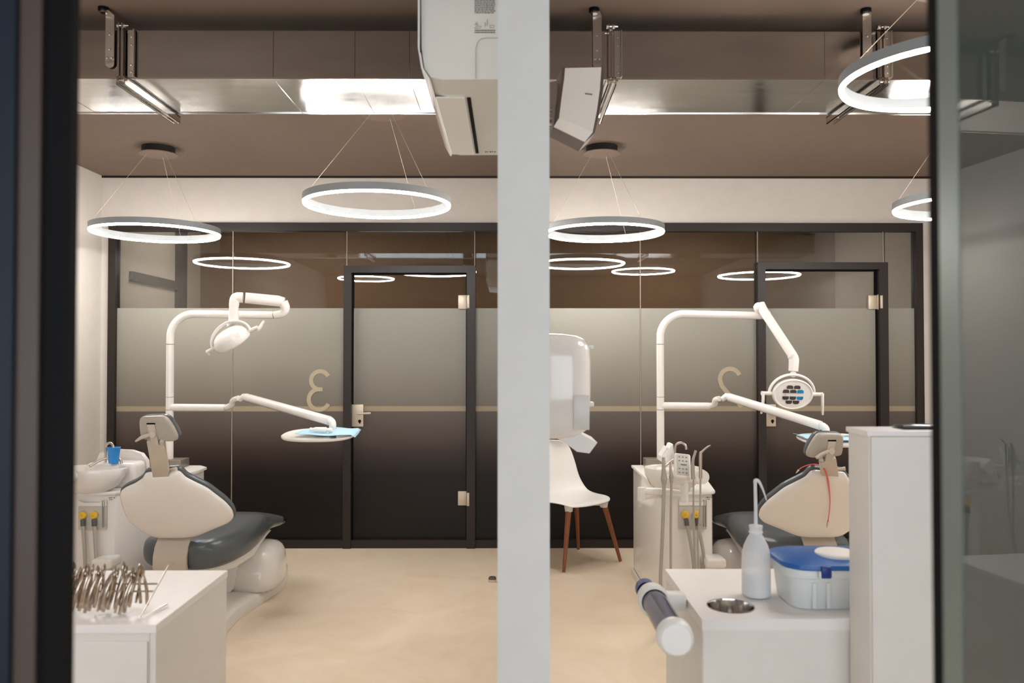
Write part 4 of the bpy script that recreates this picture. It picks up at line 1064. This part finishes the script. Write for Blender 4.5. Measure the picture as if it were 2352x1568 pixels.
    for r_ in range(5):
        for c_2 in range(3):
            if r_ == 2: continue
            ky.box(kp0 + kR @ V(-0.018 + c_2 * 0.018, -0.0192, 0.045 - r_ * 0.021), (0.0085, 0.0012, 0.005), kR)
    ky.box(kp0 + kR @ V(0.004, -0.0192, 0.004), (0.030, 0.0012, 0.007), kR)
    B(ky, 'keypad_button', M['grey_print'], par=kp, smooth=False)
    # hand instruments with hoses
    def off(p): return V(*p)
    def hp(pts3, rad, m_, nm='handpiece'):
        return B(MB().tube(pts3, rad, n=14, smooth=4), nm, m_)
    hp([(0.777, 4.000, 0.962), (0.777, 4.000, 0.907), (0.779, 4.000, 0.875), (0.779, 4.000, 0.853), (0.779, 4.000, 0.827)], [0.008, 0.0095, 0.014, 0.017, 0.011], M['hose'], 'suction_tip')
    hp([(0.810, 4.000, 0.940), (0.812, 4.000, 0.907), (0.814, 4.000, 0.883), (0.816, 4.000, 0.864), (0.816, 4.000, 0.835)], [0.004, 0.006, 0.008, 0.013, 0.008], M['hose'], 'suction_tip')
    hp([(0.939, 4.000, 0.996), (0.934, 4.000, 0.979), (0.925, 4.000, 0.948), (0.923, 4.000, 0.907), (0.925, 4.000, 0.853)], [0.007, 0.0062, 0.007, 0.010, 0.0105], M['hose'])
    hp([(1.013, 4.000, 1.022), (0.996, 4.000, 1.012), (0.969, 4.000, 0.988), (0.963, 4.000, 0.972), (0.962, 4.000, 0.857)], [0.0028, 0.004, 0.0055, 0.0085, 0.0085], M['steel'], 'air_syringe')
    for q_, rr in (([(0.779, 4.000, 0.827), (0.774, 4.000, 0.679), (0.767, 4.000, 0.505), (0.756, 3.980, 0.349), (0.770, 4.000, 0.202), (0.881, 4.300, 0.014)], 0.0095),
                   ([(0.816, 4.000, 0.835), (0.813, 4.000, 0.679), (0.812, 4.000, 0.505), (0.814, 4.000, 0.332), (0.887, 4.250, 0.077)], 0.0062),
                   ([(0.927, 4.000, 0.853), (0.926, 4.000, 0.679), (0.930, 4.000, 0.505), (0.934, 4.000, 0.332), (0.982, 4.280, 0.067)], 0.0048),
                   ([(0.962, 4.000, 0.857), (0.959, 4.000, 0.701), (0.948, 4.000, 0.549), (0.951, 4.000, 0.354), (1.005, 4.280, 0.067)], 0.0048)):
        B(MB().tube([V(*p) for p in q_], rr, n=12, smooth=6), 'instrument_hose', M['hose'])
    t.location = (1.0 + dx, 4.8, 0)
    return t, tray_top, (cx + dx, cy)
u1, tray1, bowl1 = dental_unit(-3.25, True)
u2, tray2, bowl2 = dental_unit(0.0, False)

# splash cover behind the left bowl
MB().loft([[(-2.40 - u1.location.x + dxx, yy - u1.location.y, zz) for dxx, zz in ((0, .736), (0, .86), (0.02, .905), (0.10, .925), (0.20, .92), (0.26, .90), (0.29, .86), (0.30, .736))] for yy in (4.66, 4.70)]).build('splash_cover', M['white_gloss'], u1, angle=0.8)

# blue cup
cu = thing('plastic_cup', 'bright blue plastic cup standing by the spittoon bowl', 'cup', (-2.200, 4.46, 0.872))
MB().lathe([(0, 0), (0.0225, 0), (0.024, 0.003), (0.0315, 0.078), (0.0335, 0.080), (0.0315, 0.081), (0.0305, 0.078), (0.022, 0.005), (0, 0.004)], n=32).build('cup_wall', M['cup_blue'], cu)
cu.scale = (1.1, 1.1, 1.12)

# crumpled paper beside the right unit's pole
pp = MB().prism([(0.871, 4.550, 0.867), (0.871, 4.550, 0.897), (0.906, 4.550, 0.951), (0.918, 4.560, 0.940), (0.932, 4.580, 0.963), (0.945, 4.580, 0.963), (0.946, 4.550, 0.904), (0.931, 4.550, 0.847)], (0.0, 0.10, 0))
tag(pp.build('folded_paper', M['paper'], None, smooth=False, origin=(0.916, 4.600, 0.840)), 'folded white paper sheets standing behind the keypad of the right unit', 'paper')

# napkins, instruments
def napkin(c, pts2, label):
    n_ = 14
    o = MB()
    xs = [p[0] for p in pts2]; 
    x0, x1 = min(xs), max(xs)
    grid = []
    for i in range(n_ + 1):
        u = i / n_; row = []
        for j in range(7):
            v = j / 6
            x = pts2[0][0] * (1 - u) * (1 - v) + pts2[1][0] * u * (1 - v) + pts2[2][0] * u * v + pts2[3][0] * (1 - u) * v
            y = pts2[0][1] * (1 - u) * (1 - v) + pts2[1][1] * u * (1 - v) + pts2[2][1] * u * v + pts2[3][1] * (1 - u) * v
            z = 0.0065 + 0.0035 * math.sin(9 * u + 4 * v) + (0.004 if 0 < j < 6 else 0.002)
            ex_ = max(0, abs(u - 0.5) - 0.42) / 0.08
            ey_ = max(0, abs(v - 0.5) - 0.40) / 0.10
            z -= 0.012 * ex_ * ex_ * (1 if u > 0.5 else -0.5)
            row.append(o.bm.verts.new((x, y, z)))
        grid.append(row)
    for i in range(n_):
        for j in range(6): o.bm.faces.new((grid[i][j], grid[i + 1][j], grid[i + 1][j + 1], grid[i][j + 1]))
    ob = o.build('napkin', M['napkin'], None)
    ob.location = c; ob.rotation_euler = (math.atan(0.06), 0, 0)
    sm = ob.modifiers.new('thickness', 'SOLIDIFY'); sm.thickness = 0.0012
    return tag(ob, label, 'napkin')
napkin(tray1, [(-0.12, -0.08), (0.22, -0.11), (0.20, 0.17), (-0.05, 0.18)], 'pale blue napkin spread over the tray of the left dental unit')
napkin(tray2, [(-0.20, -0.06), (0.20, -0.09), (0.19, 0.12), (-0.20, 0.13)], 'pale blue napkin spread over the tray of the right dental unit')
tp = thing('wrapped_handpiece', 'white cotton wrapped handpiece lying on the left tray napkin', 'handpiece', tuple(tray1 + V(0.01, -0.02, 0.026)))
MB().tube([(-0.062, 0, 0.002), (-0.05, 0, 0), (-0.048, 0, 0), (-0.03, 0, 0), (0.03, -0.006, -0.001), (0.034, -0.006, -0.001)], [0.010, 0.011, 0.008, 0.014, 0.0155, 0.013], n=18).build('sleeve', M['paper'], tp)
MB().tube([(0.034, -0.006, -0.002), (0.045, -0.007, -0.002), (0.048, -0.007, -0.002), (0.066, -0.009, -0.003)], [0.010, 0.010, 0.013, 0.011], n=16).build('end_piece', M['white'], tp)
for k, (ox, oy, rz, ln, lb) in enumerate(((-0.045, -0.03, 0.2, 0.05, 'steel tweezers on the right tray, left one of the two tools'), (0.055, -0.01, 0.1, 0.05, 'steel probe on the right tray, right one of the two tools'))):
    iv = MB().tube([(-ln, 0, 0), (-ln * 0.6, 0.003, 0.002), (0, 0, 0), (ln, 0, 0.001)], [0.0015, 0.003, 0.0035, 0.001], n=8, smooth=3)
    if k == 0: iv.tube([(-ln, 0, 0), (-ln * 0.4, 0.010, 0.001), (ln * 0.3, 0.006, 0), (ln, 0, 0.001)], [0.0015, 0.003, 0.003, 0.001], n=8, smooth=3)
    ob = iv.build('dental_tool', M['steel_old'], None); ob.location = tray2 + V(ox, oy, 0.018); ob.rotation_euler = (0, 0, -rz)
    tag(ob, lb, 'dental instrument')

# ------------------------------------------------------------------ white shell chair
wc = thing('shell_chair', 'white plastic shell chair with walnut legs beside the partition', 'chair', (0.45, 5.75, 0))
O = wc.location
# shell: surface swept from seat front to back top; chair faces the camera's right front
import math as _m
ori = math.radians(38)      # front direction, measured from -y towards +x
fd = V(math.sin(ori), -math.cos(ori), 0); rd = V(math.cos(ori), math.sin(ori), 0)
prof_ = [(0.245, 0.435, 0.17), (0.225, 0.452, 0.20), (0.16, 0.458, 0.222), (0.06, 0.448, 0.232), (-0.05, 0.442, 0.232), (-0.13, 0.458, 0.228), (-0.18, 0.50, 0.222), (-0.205, 0.56, 0.215), (-0.225, 0.66, 0.205), (-0.245, 0.76, 0.188), (-0.255, 0.81, 0.165), (-0.26, 0.838, 0.125), (-0.262, 0.846, 0.07)]
cc = V(0.415, 5.70, 0)
grid = []
sh_ = MB()
for i, (d, z, hw) in enumerate(prof_):
    row = []
    for j in range(13):
        u = -1 + 2 * j / 12
        lift = (abs(u) ** 2.2)
        seatness = 1 if i < 5 else max(0, 1 - (i - 4) / 4)
        dz = 0.012 * lift * seatness + 0.035 * lift * math.exp(-((i - 5.5) / 2.0) ** 2)
        dd = 0.075 * lift * (1 - seatness) + 0.05 * lift * math.exp(-((i - 5.5) / 1.8) ** 2)
        row.append(sh_.bm.verts.new(cc + fd * (d + dd) + rd * (hw * 1.09 * u) + V(0, 0, z + dz)))
    grid.append(row)
for i in range(len(grid) - 1):
    for j in range(12): sh_.bm.faces.new((grid[i][j], grid[i + 1][j], grid[i + 1][j + 1], grid[i][j + 1]))
so = sh_.build('shell', M['white'], wc, origin=O, angle=3.0)
md = so.modifiers.new('thickness', 'SOLIDIFY'); md.thickness = 0.012; md.offset = 0
md = so.modifiers.new('subdivision', 'SUBSURF'); md.levels = 2; md.render_levels = 2
legs = [((0.374, 5.418, 0.000), (0.415, 5.50, 0.43)), ((0.799, 5.712, 0.000), (0.675, 5.66, 0.43)), ((0.53, 6.07, 0), (0.500, 5.92, 0.43)), ((0.15, 5.84, 0), (0.245, 5.79, 0.43))]
for a, b_ in legs:
    MB().tube([V(*a) + V(0, 0, 0.006), V(*b_)], [0.0115, 0.0215], n=18).build('leg', M['wood'], wc, origin=O)
    MB().tube([V(*a), V(*a) + V(0, 0, 0.007)], 0.011, n=14).build('foot_glide', M['white'], wc, origin=O)
b = MB()
for a, b_ in legs: b.tube([V(*b_) + V(0, 0, -0.03), V(*b_) + V(0, 0, 0.012)], [0.026, 0.032], n=18)
ctr = V(0.46, 5.72, 0.425)
for a, b_ in legs: b.tube([V(*b_) + V(0, 0, -0.005), ctr], 0.017, n=8)
b.build('seat_support', M['white'], wc, origin=O)

# door stop on the floor
ds = thing('door_stop', 'small dark and chrome door stop on the floor against the partition', 'door stop', (-0.105, 5.212, 0.000))
MB().lathe([(0, 0), (0.026, 0), (0.028, 0.004), (0.026, 0.018), (0, 0.02)], n=24, sy=0.8).build('base', M['chrome'], ds)
MB().lathe([(0.0245, 0.016), (0.026, 0.024), (0.022, 0.034), (0, 0.035)], n=24, sy=0.8).build('rubber_bumper', M['dark_grey'], ds)
